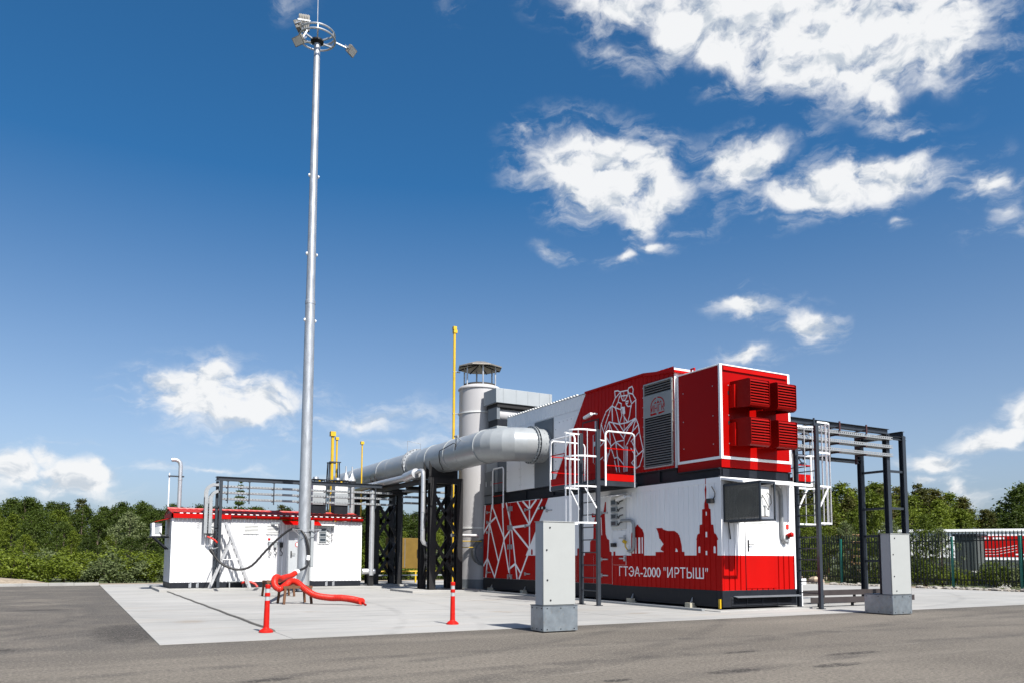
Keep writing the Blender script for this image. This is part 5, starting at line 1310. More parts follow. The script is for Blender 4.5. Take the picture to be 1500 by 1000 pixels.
g = G(); g.box(MX + .21, MX + .33, MY - .22, MY - .08, .95, 2.75); g.build('cable_box', BOXGREY, ms_, bevel=.02)
g = G()
for s_ in (-1, 1):
    g.bar((MX + s_ * .1, MY - .2, 2.36), (MX + s_ * .55, MY - .42, 2.40), .03, .03); g.bar((MX + s_ * .1, MY - .22, 2.05), (MX + s_ * .55, MY - .42, 2.38), .02, .02)
g.lathe((MX, MY, 0), [(.262, 2.30), (.262, 2.42)], 16, cap=False); g.build('cable_bracket', GALV, ms_)
# head
hz = 22.35
g = G(); g.lathe((MX, MY, 0), [(.13, hz - .12), (.26, hz - .05), (.26, hz + .02), (.12, hz + .1)], 20); g.build('head_plate', DARK, ms_)
hd_ = None
for (rr, zz) in ((.70, hz + .30), (.72, hz + .08)):
    g = G(); n = 40
    g.tube([(MX + rr*cos(2*pi*k/n), MY + rr*sin(2*pi*k/n), zz) for k in range(n + 1)], .038, 8, cap=False); g.build('ring', GALV, ms_)
for k in range(6):
    a = 2*pi*k/6 + .3
    g = G(); g.bar((MX + .2*cos(a), MY + .2*sin(a), hz), (MX + .71*cos(a), MY + .71*sin(a), hz + .08), .05, .06)
    g.bar((MX + .71*cos(a), MY + .71*sin(a), hz + .06), (MX + .70*cos(a), MY + .70*sin(a), hz + .32), .03, .05); g.build('spoke', GALV, ms_)
g = G(); g.cyl((MX, MY, hz), (MX - .03, MY, 27.2), .022, .010, n=8); g.build('lightning_rod', GALV, ms_)
g = G(); g.cyl((MX + .35, MY + .6, hz + .34), (MX + .35, MY + .6, hz + .52), .055, .045, n=10); g.build('obstruction_light', REDLAMP, ms_)
def flood(pos, aim, w, h, arm_from, name='floodlight'):
    """lamp box: a finned body facing aim, with yoke and arm"""
    pos = Vector(pos); d = Vector(aim).normalized(); s = d.cross(Vector((0, 0, 1))).normalized(); u = s.cross(d)
    g = G(); g.bar(pos - d * .07, pos + d * .05, w, h, u); o = g.build(name, LAMPGREY, ms_, bevel=.012)
    g = G(); g.bar(pos + d * .051, pos + d * .058, w * .86, h * .86, u); g.build('lens', mat('lamp_glass', (.55, .56, .55), .15, var=.1), o)
    g = G(); n = 6
    for k in range(n):
        for q in (-1, 1):
            c = pos - d * .071 + s * ((k + .5) / n - .5) * w * .9 + u * q * h * .25
            g.bar(c, c - d * .07, w / n * .35, h * .42, u)
    g.build('cooling_fin', LAMPGREY, o)
    g = G(); g.bar(pos - s * (w/2 + .02), pos - s * (w/2 + .02) - d * .22, .02, .05); g.bar(pos + s * (w/2 + .02), pos + s * (w/2 + .02) - d * .22, .02, .05)
    g.bar(pos - s * (w/2 + .03) - d * .22, pos + s * (w/2 + .03) - d * .22, .02, .05); g.bar(pos - d * .22, Vector(arm_from), .05, .05); g.build('yoke', GALV, o)
flood((MX - .48, MY + .30, hz + .80), (.25, .95, .05), .44, .66, (MX - .45, MY + .45, hz + .3))
flood((MX - .84, MY - .05, hz + .32), (-.75, .5, -.35), .34, .36, (MX - .66, MY + .1, hz + .2))
flood((MX - .88, MY - .55, hz - .60), (-.62, -.35, -.70), .50, .34, (MX - .50, MY - .46, hz + .08))
flood((MX + 1.38, MY - .25, hz - .12), (.50, -.55, -.65), .44, .34, (MX + .66, MY - .15, hz + .10))

# ================================================================== RUSTY TRESTLES, HOSES
def trestle(xc, yc, w, d, h, label):
    t = thing('trestle', label, 'trestle', (xc, yc, .01), 'rusty steel trestles')
    for sx in (-1, 1):
        for sy in (-1, 1):
            g = G(); g.bar((xc + sx * (w/2), yc + sy * d/2, .012), (xc + sx * (w/2 - .04), yc + sy * (d/2 - .03), h - .05), .065, .065, (0, 1, 0)); g.build('leg', RUST, t)
    g = G(); g.box(xc - w/2 - .02, xc + w/2 + .02, yc - d/2, yc - d/2 + .08, h - .05, h + .02); g.box(xc - w/2 - .02, xc + w/2 + .02, yc + d/2 - .08, yc + d/2, h - .05, h + .02)
    g.box(xc - w/2, xc - w/2 + .07, yc - d/2 + .08, yc + d/2 - .08, h - .045, h + .015); g.box(xc + w/2 - .07, xc + w/2, yc - d/2 + .08, yc + d/2 - .08, h - .045, h + .015); g.build('top_frame', RUST, t)
trestle(5.68, 22.95, .78, .75, .50, 'nearer rusty trestle carrying the thick red hose')
trestle(6.20, 27.3, .90, .75, .52, 'farther rusty trestle half hidden behind the red hose')
def smooth(pts, n=8):
    pts = [Vector(p) for p in pts]; out = []
    for i in range(len(pts) - 1):
        p0 = pts[max(i-1, 0)]; p1 = pts[i]; p2 = pts[i+1]; p3 = pts[min(i+2, len(pts)-1)]
        for k in range(n):
            t = k / n; out.append(.5 * ((2*p1) + (p2 - p0)*t + (2*p0 - 5*p1 + 4*p2 - p3)*t*t + (3*p1 - p0 - 3*p2 + p3)*t**3))
    out.append(pts[-1]); return out
def corrugated(pts, r, amp, pitch):
    sp = smooth(pts, 40); L = 0; radii = []; res = [sp[0]]; acc = 0
    for a, b in zip(sp[:-1], sp[1:]):
        acc += (b - a).length
        if acc > pitch / 2: res.append(b); acc = 0
    radii = [r + (amp if k % 2 else 0) for k in range(len(res))]
    return res, radii
g = G()
P1 = [(5.95, 27.2, .62), (5.72, 26.4, .66), (5.50, 25.2, .74), (5.30, 24.2, .84), (5.16, 23.4, .80), (5.12, 22.95, .62), (5.22, 22.75, .50), (5.42, 22.72, .56), (5.58, 22.7, .66), (5.74, 22.62, .58), (5.92, 22.42, .38), (6.12, 22.2, .24), (6.40, 21.95, .19), (6.68, 21.70, .20), (6.90, 21.45, .165), (7.02, 21.2, .13), (7.05, 21.08, .13)]
P1 = [(7.2, 29.1, .75), (6.9, 28.4, .68), (6.55, 27.5, .66), (6.15, 26.3, .66), (5.72, 24.9, .66), (5.42, 23.95, .72), (5.25, 23.45, .74), (5.13, 23.1, .66), (5.10, 22.85, .52), (5.20, 22.70, .44), (5.36, 22.72, .54), (5.52, 22.8, .64), (5.68, 22.76, .62), (5.88, 22.55, .42), (6.10, 22.3, .26), (6.42, 22.0, .20), (6.68, 21.70, .20), (6.90, 21.42, .17), (7.02, 21.2, .135), (7.05, 21.05, .13)]
res, radii = corrugated(P1, .084, .012, .040)
g.tube(res, .12, 16, radii=radii); ho = tag(g.build('corrugated_hose', ORANGE, loc=(6, 23, 0)), 'thick corrugated red hose draped over the rusty trestles onto the concrete', 'hose')
g = G(); g.tube(smooth([(7.05, 21.08, .12), (7.10, 21.0, .06), (7.14, 20.95, .03)]), .03, 8); g.build('end_tie', REDH, ho)
bc_ = thing('black_cable', 'thick black cable looping from the gantry post over to the mast', 'cable', (6.5, 31.2, .8))
pts = [(4.64, 31.6, 1.55), (4.90, 31.5, 1.17), (5.20, 31.35, .95), (5.60, 31.2, .85), (6.04, 31.1, 1.0), (6.53, 31.0, 1.57), (6.96, 30.9, 2.04), (7.34, 30.75, 2.37), (7.61, 30.5, 2.41), (7.80, 30.28, 2.20), (7.93, 30.2, 1.76), (7.95, 30.2, 1.22), (7.82, 29.9, .98), (7.45, 29.4, .85), (7.2, 29.1, .76)]
g = G(); g.tube(smooth(pts, 8), .045, 10); g.build('sheath', RUBBER, bc_)
g = G(); g.cyl((7.96, 30.2, 1.40), (7.94, 30.2, 1.22), .07, n=12); g.build('coupling', WHITE, bc_)
g = G(); g.cyl((7.32, 29.25, .80), (7.18, 29.07, .76), .10, n=12); g.build('coupling', WHITE, bc_)
g = G(); g.cyl((4.60, 31.62, 1.62), (4.72, 31.58, 1.44), .07, n=12); g.build('plug', BLACK, bc_)
g = G(); pts = [(4.6, 31.6, 1.6), (4.85, 32.2, 1.65), (5.05, 32.72, 1.7)]; g.tube(smooth(pts, 4), .018, 6); g.build('tether', GALV, bc_)

# ================================================================== BOLLARDS
def bollard(x, y, label, lean=0.0):
    t = thing('bollard', label, 'bollard', (x, y, .008), 'red flexible bollards with silver bands')
    o = (x, y, .008)
    g = G(); g.lathe(o, [(.125, 0), (.125, .022), (.095, .05), (.062, .07), (.05, .09)], 24); g.build('base', BOLLARD, t, bevel=0)
    g = G(); g.lathe(o, [(.052, .085), (.045, .56)], 20); g.build('shaft', BOLLARD, t)
    for z0_, z1_, m, r in ((.56, .635, REFLECT, .041), (.635, .70, BOLLARD, .0475), (.70, .775, REFLECT, .041), (.775, .845, BOLLARD, .0475)):
        g = G(); g.lathe(o, [(r, z0_), (r, z1_)] if m == REFLECT else [(r, z0_), (r, z1_ - .012), (r - .01, z1_)], 20); g.build('reflective_band' if m == REFLECT else 'collar', m, t)
    t.rotation_euler = (0, lean, 0)
bollard(3.09, 14.46, 'red bollard nearer the left edge of the pad', .012)
bollard(6.76, 14.52, 'red bollard just left of the middle street cabinet', 0)

# ================================================================== STREET CABINETS
def cabinet(x0, x1, bx1, y0, yb, ybase, h, label, back=False):
    t = thing('electrical_cabinet', label, 'electrical cabinet', ((x0 + x1)/2, y0 + .2, 0), 'pale electrical cabinets on galvanised plinths')
    PAINT = mat('cabinet_pale_paint', (0.295, 0.308, 0.302), 0.4, var=0.03, scale=3, dirt=(.27, .265, .25, .15))
    g = G(); g.box(x0, bx1, y0, ybase, .02, .475)
    pl = g.build('plinth', GALVB, t, bevel=.006)
    g = G(); g.box(x0 - .008, bx1 + .008, y0 - .008, ybase + .008, .475, .487); g.build('plinth_lip', MIDGREY, t)
    g = G(); g.box(x0 + .03, bx1 - .03, y0 + .03, ybase - .03, .0, .02); g.build('foot', BLACK, t)
    g = G()
    for k in range(3):
        x = x0 + .08 + k * (bx1 - x0 - .16) / 2
        for z in (.06, .435): g.cyl((x, y0, z), (x, y0 - .008, z), .011, n=6)
        y = y0 + .06 + k * (ybase - y0 - .12) / 2
        for z in (.06, .435): g.cyl((x0, y, z), (x0 - .008, y, z), .011, n=6)
    g.build('bolt', DARK, pl, kind='stuff')
    g = G(); g.box(x0 + .002, x1, y0 + .028, yb, .488, h); g.build('body', mat('cabinet_side_grey', (.34, .36, .375), .45, var=.05), t, bevel=.008)
    g = G(); g.box(x0, x1, y0, y0 + .024, .494, h - .004); d_ = g.build('door', PAINT, t, bevel=.008)
    g = G()
    for fx, fz in ((.20, .93), (.10, .66), (.12, .30), (.22, .06)):
        g.cyl((x0 + (x1 - x0) * fx, y0, .49 + (h - .49) * fz), (x0 + (x1 - x0) * fx, y0 - .010, .49 + (h - .49) * fz), .016, n=10)
    g.build('lock', DARK, d_, kind='stuff')
    g = G(); g.box(x0 - .01, x1 + .01, y0 - .01, yb + .01, h, h + .014); g.build('roof', PAINT, t)
    if back:
        g = G(); g.box(x0 - .006, x1, yb, yb + .05, .488, h); g.build('back_plate', DARK, t)
cabinet(7.46, 8.15, 8.20, 12.17, 12.46, 12.62, 2.0, 'pale cabinet on galvanised plinth in front of the skyline container')
cabinet(17.27, 18.0, 18.0, 12.14, 12.42, 12.92, 1.95, 'pale cabinet on galvanised plinth at the right beside the gantry legs', True)

# ================================================================== CAGED LADDER AND PLATFORM (left)
LX = 12.97
lad = thing('caged_ladder', 'slate ladder with white safety cage serving the platform on the bear side', 'ladder', (LX, 18.62, .01))
for y in (18.20, 19.05):
    g = G(); g.box(LX - .055, LX + .055, y - .045, y + .045, .03, 5.0); g.build('rail', SLATE, lad, bevel=.006)
    g = G(); g.box(LX - .09, LX + .09, y - .08, y + .08, .009, .03); g.build('foot', SLATE, lad)
z = .42
while z < 3.5:
    g = G(); g.cyl((LX, 18.245, z), (LX, 19.005, z), .016, n=8); g.build('rung', SLATE, lad); z += .36
def hoop(g, x, y0, y1, depth, z, s_, w=.045, t=.008, n=14, back=0.0):
    """flat-bar safety hoop from rail to rail, bulging out in x by depth*s_"""
    yc, hw = (y0 + y1)/2, (y1 - y0)/2
    p = [Vector((x, y0, z))] + [Vector((x + s_ * (depth * .45 + depth * .55 * sin(pi * k / n)), yc - hw * 1.0 * cos(pi * k / n), z)) for k in range(n + 1)] + [Vector((x, y1, z))]
    for a, b in zip(p[:-1], p[1:]): g.bar(a, b, t, w)
    return p
cage = []
for z in (2.33, 3.36, 4.22, 4.97):
    g = G(); p = hoop(g, LX - .05, 18.20, 19.05, .72, z, -1); g.build('cage_hoop', WHITE, lad)
    cage.append(p)
for k in (1, 4, 7, 9, 12, 15):
    g = G(); a = cage[0][k].copy(); b = cage[-1][k].copy(); a.z -= .03; b.z += .03; off = Vector((.012, 0, 0)); g.bar(a + off, b + off, .04 if k in (7, 12) else .028, .008, (1, 0, 0)); g.build('cage_strap', WHITE, lad)
for y in (18.20, 19.05):
    g = G(); g.bar((LX - .05, y, 2.75), (LX - .42, y + (.05 if y < 18.5 else -.05), 3.33), .035, .03); g.build('cage_brace', WHITE, lad)
plt = thing('access_platform', 'access platform with white railings and red boards below the bear drawing', 'platform', (13.8, 19.8, 3.4))
PY0, PY1, PX0, PX1 = 18.45, 20.90, 13.05, 14.55
g = G()
for a, b in (((PX0, PY0, 3.50), (PX1, PY0, 3.50)), ((PX0, PY1, 3.50), (PX1, PY1, 3.50)), ((PX0, PY0, 3.50), (PX0, PY1, 3.50)), ((PX1, PY0, 3.50), (PX1, PY1, 3.50))): g.bar(a, b, .06, .14)
g.build('deck_frame', SLATE, plt)
g = G()
k = 0
y = PY0 + .06
while y < PY1: g.box(PX0 + .03, PX1 - .03, y, y + .006, 3.50, 3.54); y += .05
x = PX0 + .06
while x < PX1: g.box(x, x + .006, PY0 + .03, PY1 - .03, 3.495, 3.535); x += .07
g.build('deck_grating', DARK, plt, kind='stuff')
def railing(pts2, name, dirn):
    (xa, ya), (xb, yb_) = pts2
    a, b = Vector((xa, ya, 0)), Vector((xb, yb_, 0)); d = (b - a).normalized()
    tp = [a + Vector((0, 0, 3.42)), a + Vector((0, 0, 4.90)), a + d*.03 + Vector((0, 0, 4.98)), a + d*.10 + Vector((0, 0, 5.02)), b - d*.10 + Vector((0, 0, 5.02)), b - d*.03 + Vector((0, 0, 4.98)), b + Vector((0, 0, 4.90)), b + Vector((0, 0, 3.42))]
    g = G(); g.tube(tp, .026, 8); r_ = g.build('railing', WHITE, plt)
    for z in (4.02, 4.52):
        g = G(); g.bar(a + Vector((0, 0, z)), b + Vector((0, 0, z)), .012, .03); g.build('mid_rail', RED, r_)
    g = G(); g.bar(a + d * .03 + Vector((0, 0, 3.68)), b - d * .03 + Vector((0, 0, 3.68)), .008, .20); g.build('toe_board', RED, r_)
railing(((13.40, 18.42), (14.46, 18.42)), 'a', 0)
railing(((13.10, 20.93), (14.40, 20.93)), 'b', 0)
railing(((13.02, 19.45), (13.02, 20.82)), 'c', 0)
g = G(); g.tube([(LX, 18.2, 4.72), (13.2, 18.35, 4.72), (13.4, 18.42, 4.72)], .024, 8); g.build('rail_link', WHITE, plt)
g = G(); g.box(LX - .06, PX0 + .02, 18.24, 19.0, 3.46, 3.52); g.build('step', SLATE, plt)

# ================================================================== CAGED LADDER (right) AND SIDE PLATFORM
RX = 17.50
lar = thing('caged_ladder', 'slate ladder with white safety cage at the right end of the red container', 'ladder', (RX, 14.9, .01))
for y in (14.41, 15.12):
    g = G(); g.box(RX - .055, RX + .055, y - .045, y + .045, .03, 4.95); g.build('rail', SLATE, lar, bevel=.006)
    g = G(); g.box(RX - .09, RX + .09, y - .08, y + .08, .009, .03); g.build('foot', SLATE, lar)
z = .42
while z < 4.0:
    g = G(); g.cyl((RX, 14.455, z), (RX, 15.075, z), .016, n=8); g.build('rung', SLATE, lar); z += .30
cage = []
for z in (2.30, 3.30, 4.22, 5.05):
    g = G(); p = hoop(g, RX + .05, 14.41, 15.12, .72, z, 1); g.build('cage_hoop', WHITE, lar); cage.append(p)
for k in (1, 4, 7, 9, 12, 15):
    g = G(); a = cage[0][k].copy(); b = cage[-1][k].copy(); a.z -= .03; b.z += .03; off = Vector((-.012, 0, 0)); g.bar(a + off, b + off, .042 if k in (4, 9) else .026, .008, (1, 0, 0)); g.build('cage_strap', WHITE, lar)
for y in (14.41, 15.12):
    g = G(); g.bar((RX + .05, y, 2.7), (RX + .42, y, 3.27), .035, .03); g.build('cage_brace', WHITE, lar)
sp_ = thing('side_platform', 'platform with red toe board behind the right caged ladder', 'platform', (18.0, 16.5, 3.4))
g = G(); g.box(17.34, 18.5, 15.40, 18.2, 3.42, 3.52); g.build('deck', DARK, sp_)
for (a, b) in (((18.48, 15.42), (18.48, 18.1)), ((17.72, 15.40), (18.44, 15.40))):
    a, b = Vector((*a, 0)), Vector((*b, 0)); d = (b - a).normalized()
    g = G(); g.tube([a + Vector((0, 0, 3.4)), a + Vector((0, 0, 4.85)), a + d*.1 + Vector((0, 0, 4.95)), b - d*.1 + Vector((0, 0, 4.95)), b + Vector((0, 0, 4.85)), b + Vector((0, 0, 3.4))], .026, 8); r_ = g.build('railing', WHITE, sp_)
    for z in (4.0, 4.5):
        g = G(); g.bar(a + Vector((0, 0, z)), b + Vector((0, 0, z)), .012, .03); g.build('mid_rail', RED, r_)
    g = G(); g.bar(a + Vector((0, 0, 3.64)), b + Vector((0, 0, 3.64)), .01, .2); g.build('toe_board', RED, r_)
for y in (16.0, 17.6):
    g = G(); g.box(18.3, 18.42, y - .05, y + .05, .01, 3.42); g.build('post', SLATE, sp_)
# vertical cable trays on the right corner
for k, (x, y) in enumerate(((17.42, 15.75), (17.95, 16.55))):
    g = G(); g.box(x, x + .20, y, y + .012, .02, 4.7); g.box(x, x + .008, y - .06, y, .02, 4.7); g.box(x + .192, x + .20, y - .06, y, .02, 4.7)
    tr = tag(g.build('vertical_tray', GALVL, loc=(x + .1, y, .02)), '%s vertical perforated tray behind the right caged ladder' % ('left', 'right')[k], 'cable tray', 'vertical trays at the right end')
    g = G(); z = .15
    while z < 4.6: g.box(x + .05, x + .08, y - .001, y - .003, z, z + .06); g.box(x + .12, x + .15, y - .001, y - .003, z, z + .06); z += .15
    g.build('slot', MIDGREY, tr, kind='stuff')

# ================================================================== RIGHT CABLE GANTRY
rg = thing('cable_gantry', 'slate cable gantry with long galvanised trays at the right of the building', 'cable gantry', (22, 15.9, 0))
HY, HX = 15.40, 21.85
FY = HX / 20.76 * 15.5      # far leg
posts = [(HX, HY), (HX, FY), (HX + .80, HY)]
for (x, y) in posts:
    g = G(); g.ibar((x, y, .01), (x, y, 5.18), .15, .15, .014, (0, 1, 0)); g.build('post', SLATE, rg)
for z in (.25, 1.28, 2.05, 2.90, 4.05):
    g = G(); g.bar((HX, HY + .07, z), (HX, FY - .07, z), .07, .07); g.build('rung_tie', SLATE, rg); g = G(); g.bar((HX + .07, HY, z), (HX + .73, HY, z), .07, .07); g.build('rung_tie', SLATE, rg)
for y in (HY, FY):
    g = G(); g.ibar((17.4, y, 5.27), (HX + .1, y, 5.27), .14, .16, .014); g.build('beam', SLATE, rg)
g = G(); g.ibar((HX + .05, HY, 5.10), (HX + .95, HY, 5.10), .1, .1, .012); g.ibar((HX + .8, HY - .05, 5.26), (HX + .8, FY + .15, 5.26), .14, .15, .014); g.ibar((HX, HY - .1, 5.10), (HX, FY + .1, 5.10), .12, .14, .014); g.build('beam', SLATE, rg)
g = G(); g.ibar((17.4, FY, 4.42), (HX, FY, 4.42), .1, .12, .012); g.build('beam', SLATE, rg)
for z in (4.48, 4.74, 5.00):
    g = G(); x0, x1 = 17.5, HX + .12; y0, y1 = HY - .16, HY + .16
    g.box(x0, x1, y0, y1, z, z + .008)
    for yy in (y0, y1 - .006):
        g.box(x0, x1, yy, yy + .006, z + .008, z + .03); g.box(x0, x1, yy, yy + .006, z + .065, z + .09)
        seg = x0
        while seg < x1 - .1: g.box(seg, seg + .055, yy, yy + .006, z + .03, z + .065); seg += .09
    g.build('cable_tray', GALVL, rg)
for x in (18.4, 19.5, 20.7):
    g = G(); g.box(x - .025, x + .025, HY + .17, HY + .23, 4.20, 5.2); g.box(x - .025, x + .025, HY - .2, HY - .17, 5.08, 5.36); g.box(x - .025, x + .025, HY - .17, HY + .17, 5.18, 5.21); h_ = g.build('hanger', SLATE if x == 18.4 else mat('red_oxide_primer', (.050, .016, .017), .6), rg)
    for z in (4.48, 4.74, 5.00):
        g = G(); g.box(x - .025, x + .025, HY - .17, HY + .17, z - .045, z - .004); g.build('tray_arm', mat('red_oxide_primer', (.050, .016, .017), .6), h_)
g = G(); g.cyl((19.0, FY, 4.36), (19.0, FY - .12, 4.2), .02, n=6); g.lathe((19.0, FY - .15, 0), [(.02, 4.22), (.10, 4.18), (.12, 4.13)], 14); g.build('lamp', GALV, rg)
# low trays between building and gantry
for k, (y, z) in enumerate(((15.95, .36), (14.95, .22))):
    g = G(); g.box(17.75, 22.3, y, y + .012, z - .10, z + .06); g.box(17.75, 22.3, y + .012, y + .25, z - .10, z - .09)
    lt = tag(g.build('low_tray', mat('brown_tray', (.045, .037, .036), .55, .3, var=.2), loc=(20, y, z)), '%s low brown tray at ankle height right of the ladder' % ('rear', 'front')[k], 'cable tray', 'low trays right of the ladder')
    g = G()
    for x in (18.2, 19.6, 21.0, 22.1): g.box(x, x + .06, y + .10, y + .16, .008, z - .10)
    g.build('support', DARK, lt)
g = G(); g.box(18.05, 18.35, 15.6, 15.62, .62, .78); g.box(18.17, 18.22, 15.62, 15.65, .01, .78)
tag(g.build('small_sign', WHITE, loc=(18.2, 15.6, 0)), 'small blank white sign on a short post behind the right ladder', 'sign')

# ================================================================== FENCE
FX = 37.0
fn = thing('picket_fence', 'dark metal picket fence with teal posts along the right edge of the yard', 'fence', (FX, 24, 0))
for k in range(8):
    y = 13.35 + k * 3.13
    g = G(); g.box(FX - .10, FX - .02, y - .045, y + .045, -.1, 2.42); g.build('post', TEAL, fn)
g0 = G(); g0.add([(-.016, -.022, .12), (.016, -.022, .12), (.016, .022, .12), (-.016, .022, .12), (-.016, -.022, 2.58), (.016, -.022, 2.58), (.016, .022, 2.58), (-.016, .022, 2.58), (0, 0, 2.68)], [(0,3,2,1),(0,1,5,4),(1,2,6,5),(2,3,7,6),(3,0,4,7),(4,5,8),(5,6,8),(6,7,8),(7,4,8)])
pk = g0.build('picket', FENCE); pm = pk.data; bpy.data.objects.remove(pk)
y = 13.0
while y < 36:
    o = inst('picket', pm, fn, (0, y - 24 + random.uniform(-.006, .006), random.uniform(-.015, .015))); y += .168
for z in (.36, 2.22):
    g = G(); g.box(FX + .018, FX + .05, 13.0, 36, z - .025, z + .025); g.build('rail', FENCE, fn)

# ================================================================== BEYOND THE FENCE
wb = thing('white_warehouse', 'long low white building with a red banner beyond the picket fence', 'building', (50, 27, 0))
A, B = Vector((45.0, 32.2, 0)), Vector((54.0, 20.2, 0)); d = (B - A).normalized(); nrm = Vector((-d.y, d.x, 0))
if nrm.dot(-A) < 0: nrm = -nrm
def wpt(s, out, z): p = A + d * s + nrm * out; return Vector((p.x, p.y, z))
Ln = (B - A).length
g = G(); g.prism([wpt(0, 0, -.2), wpt(Ln, 0, -.2), wpt(Ln, 0, 3.02), wpt(0, 0, 3.02)], -nrm * 4); g.build('wall', WHITE, wb)
g = G(); g.prism([wpt(-.2, .12, 3.02), wpt(Ln + .2, .12, 3.02), wpt(Ln + .2, .12, 3.18), wpt(-.2, .12, 3.18)], -nrm * 4.3); g.build('roof', WHITE, wb)
g = G(); g.prism([wpt(0, .02, -.2), wpt(Ln, .02, -.2), wpt(Ln, .02, 1.42), wpt(0, .02, 1.42)], nrm * .03); g.build('plinth_cladding', SHED, wb)
s0, s1 = 5.45, 7.55
g = G(); g.prism([wpt(s0 - .25, .05, 1.30), wpt(s1 + 1.3, .05, 1.30), wpt(s1 + 1.3, .05, 2.85), wpt(s0 - .25, .05, 2.85)], nrm * .03); bn = g.build('banner_frame', WHITE, wb)
g = G(); g.prism([wpt(s0, .082, 1.48), wpt(s1 + 1.1, .082, 1.48), wpt(s1 + 1.1, .082, 2.75), wpt(s0, .082, 2.75)], nrm * .01); ban = g.build('banner', RED, bn)
put_b = lambda t, z, dd: wpt(t, .094 + dd, z)
decal([[(s0 + .1 + .16 * k, 2.55), (s0 + .1 + .16 * k + .11, 2.55), (s0 + .1 + .16 * k + .11, 2.66), (s0 + .1 + .16 * k, 2.66)] for k in (0, 1, 3, 4, 5, 6)] +
      [[(s0 + .1, 1.62 + .16 * k), (s0 + .7, 1.62 + .16 * k), (s0 + 1.8, 1.85 + .16 * k), (s0 + 1.8, 1.87 + .16 * k), (s0 + .7, 1.64 + .16 * k), (s0 + .1, 1.64 + .16 * k)] for k in range(3)] +
      [[(s1 - .05, 1.6), (s1 + .35, 1.6), (s1 + .6, 1.9), (s1 + .55, 2.1), (s1 + .30, 1.85)], [(s1 - .4, 1.6), (s1 - .12, 1.6), (s1 - .12, 1.68), (s1 - .4, 1.68)]], FLAT, put_b, 'banner_print', WHITEV, ban, off=0.003, step=.0002)
sh_ = thing('grey_shed', 'small dark grey metal shed with flat roof behind the teal fence post', 'shed', (43.4, 25.6, 0))
A2, B2 = Vector((43.0, 26.3, 0)), Vector((43.34, 25.33, 0))
def putSh(t, z, dd):
    p = A2 + (B2 - A2).normalized() * t; return (p.x - dd, p.y, z)
skin(Rib(0, .25, .06, .015, .02), 0, 1.03, -.1, 2.62, putSh).build('wall', SHED, sh_)
g = G(); g.prism([(43.06, 26.3, -.1), (43.40, 25.33, -.1), (44.9, 25.8, -.1), (44.6, 26.8, -.1)], (0, 0, 2.7)); g.build('core', SHED, sh_)
g = G(); g.prism([(42.9, 26.4, 2.62), (43.3, 25.2, 2.62), (45.1, 25.7, 2.62), (44.7, 26.9, 2.62)], (0, 0, .12)); g.build('roof', DARK, sh_)
# buried concrete ring by the shed
g = G(); n = 16
g.prism([(41.0, 24.3 + .65 * cos(pi * k / n), .78 * sin(pi * k / n) - .05) for k in range(n + 1)], (1.4, .2, 0)); g.box(41.0, 42.3, 23.0, 23.6, -.1, .62)
tag(g.build('concrete_culvert', CONCRETE, loc=(41.6, 24.0, 0)), 'half-buried arched concrete culvert beside the grey shed', 'culvert')
ps_ = thing('pallet_stack', 'leaning pile of wooden pallets among trees behind the fence', 'pallets', (40.6, 31.5, 1.0))
for k in range(7):
    z = .15 + k * .42
    g = G()
    for j in range(5): g.box(40.2, 41.2, 30.75 + j * .28, 30.93 + j * .28, z + .10, z + .13)
    for x in (40.2, 40.65, 41.08): g.box(x, x + .12, 30.75, 32.05, z, z + .10)
    g.build('pallet', WOODP, ps_)
# rubble along the edge of the concrete
random.seed(11)
def rock(c, r, g, squash=.6):
    vs = []; n1, n2 = 5, 7
    for i in range(n1 + 1):
        th = pi * i / n1
        for k in range(n2):
            ph = 2*pi*k/n2; q = r * random.uniform(.75, 1.15)
            vs.append(Vector(c) + Vector((q*sin(th)*cos(ph), q*sin(th)*sin(ph), squash*q*cos(th))))
    g.add(vs, [(i*n2 + k, i*n2 + (k+1) % n2, (i+1)*n2 + (k+1) % n2, (i+1)*n2 + k) for i in range(n1) for k in range(n2)])
g = G()
for k in range(260):
    y = random.uniform(14, 36); x = 34.7 + abs(random.gauss(0, .7)); rock((x, y, .02), random.uniform(.04, .16), g)
ru = tag(g.build('rubble', STONE, loc=(35, 25, 0)), 'strip of loose rubble between the concrete and the fence', 'rubble'); ru['kind'] = 'stuff'
g = G(); rock((35.6, 29.6, .16), .42, g, .55)
tag(g.build('broken_block', mat('brown_block', (.36, .27, .20), .9, var=.4, scale=3, bump=.5, bscale=15), loc=(35.6, 29.6, 0)), 'brown broken block, largest piece of rubble near the fence', 'stone')

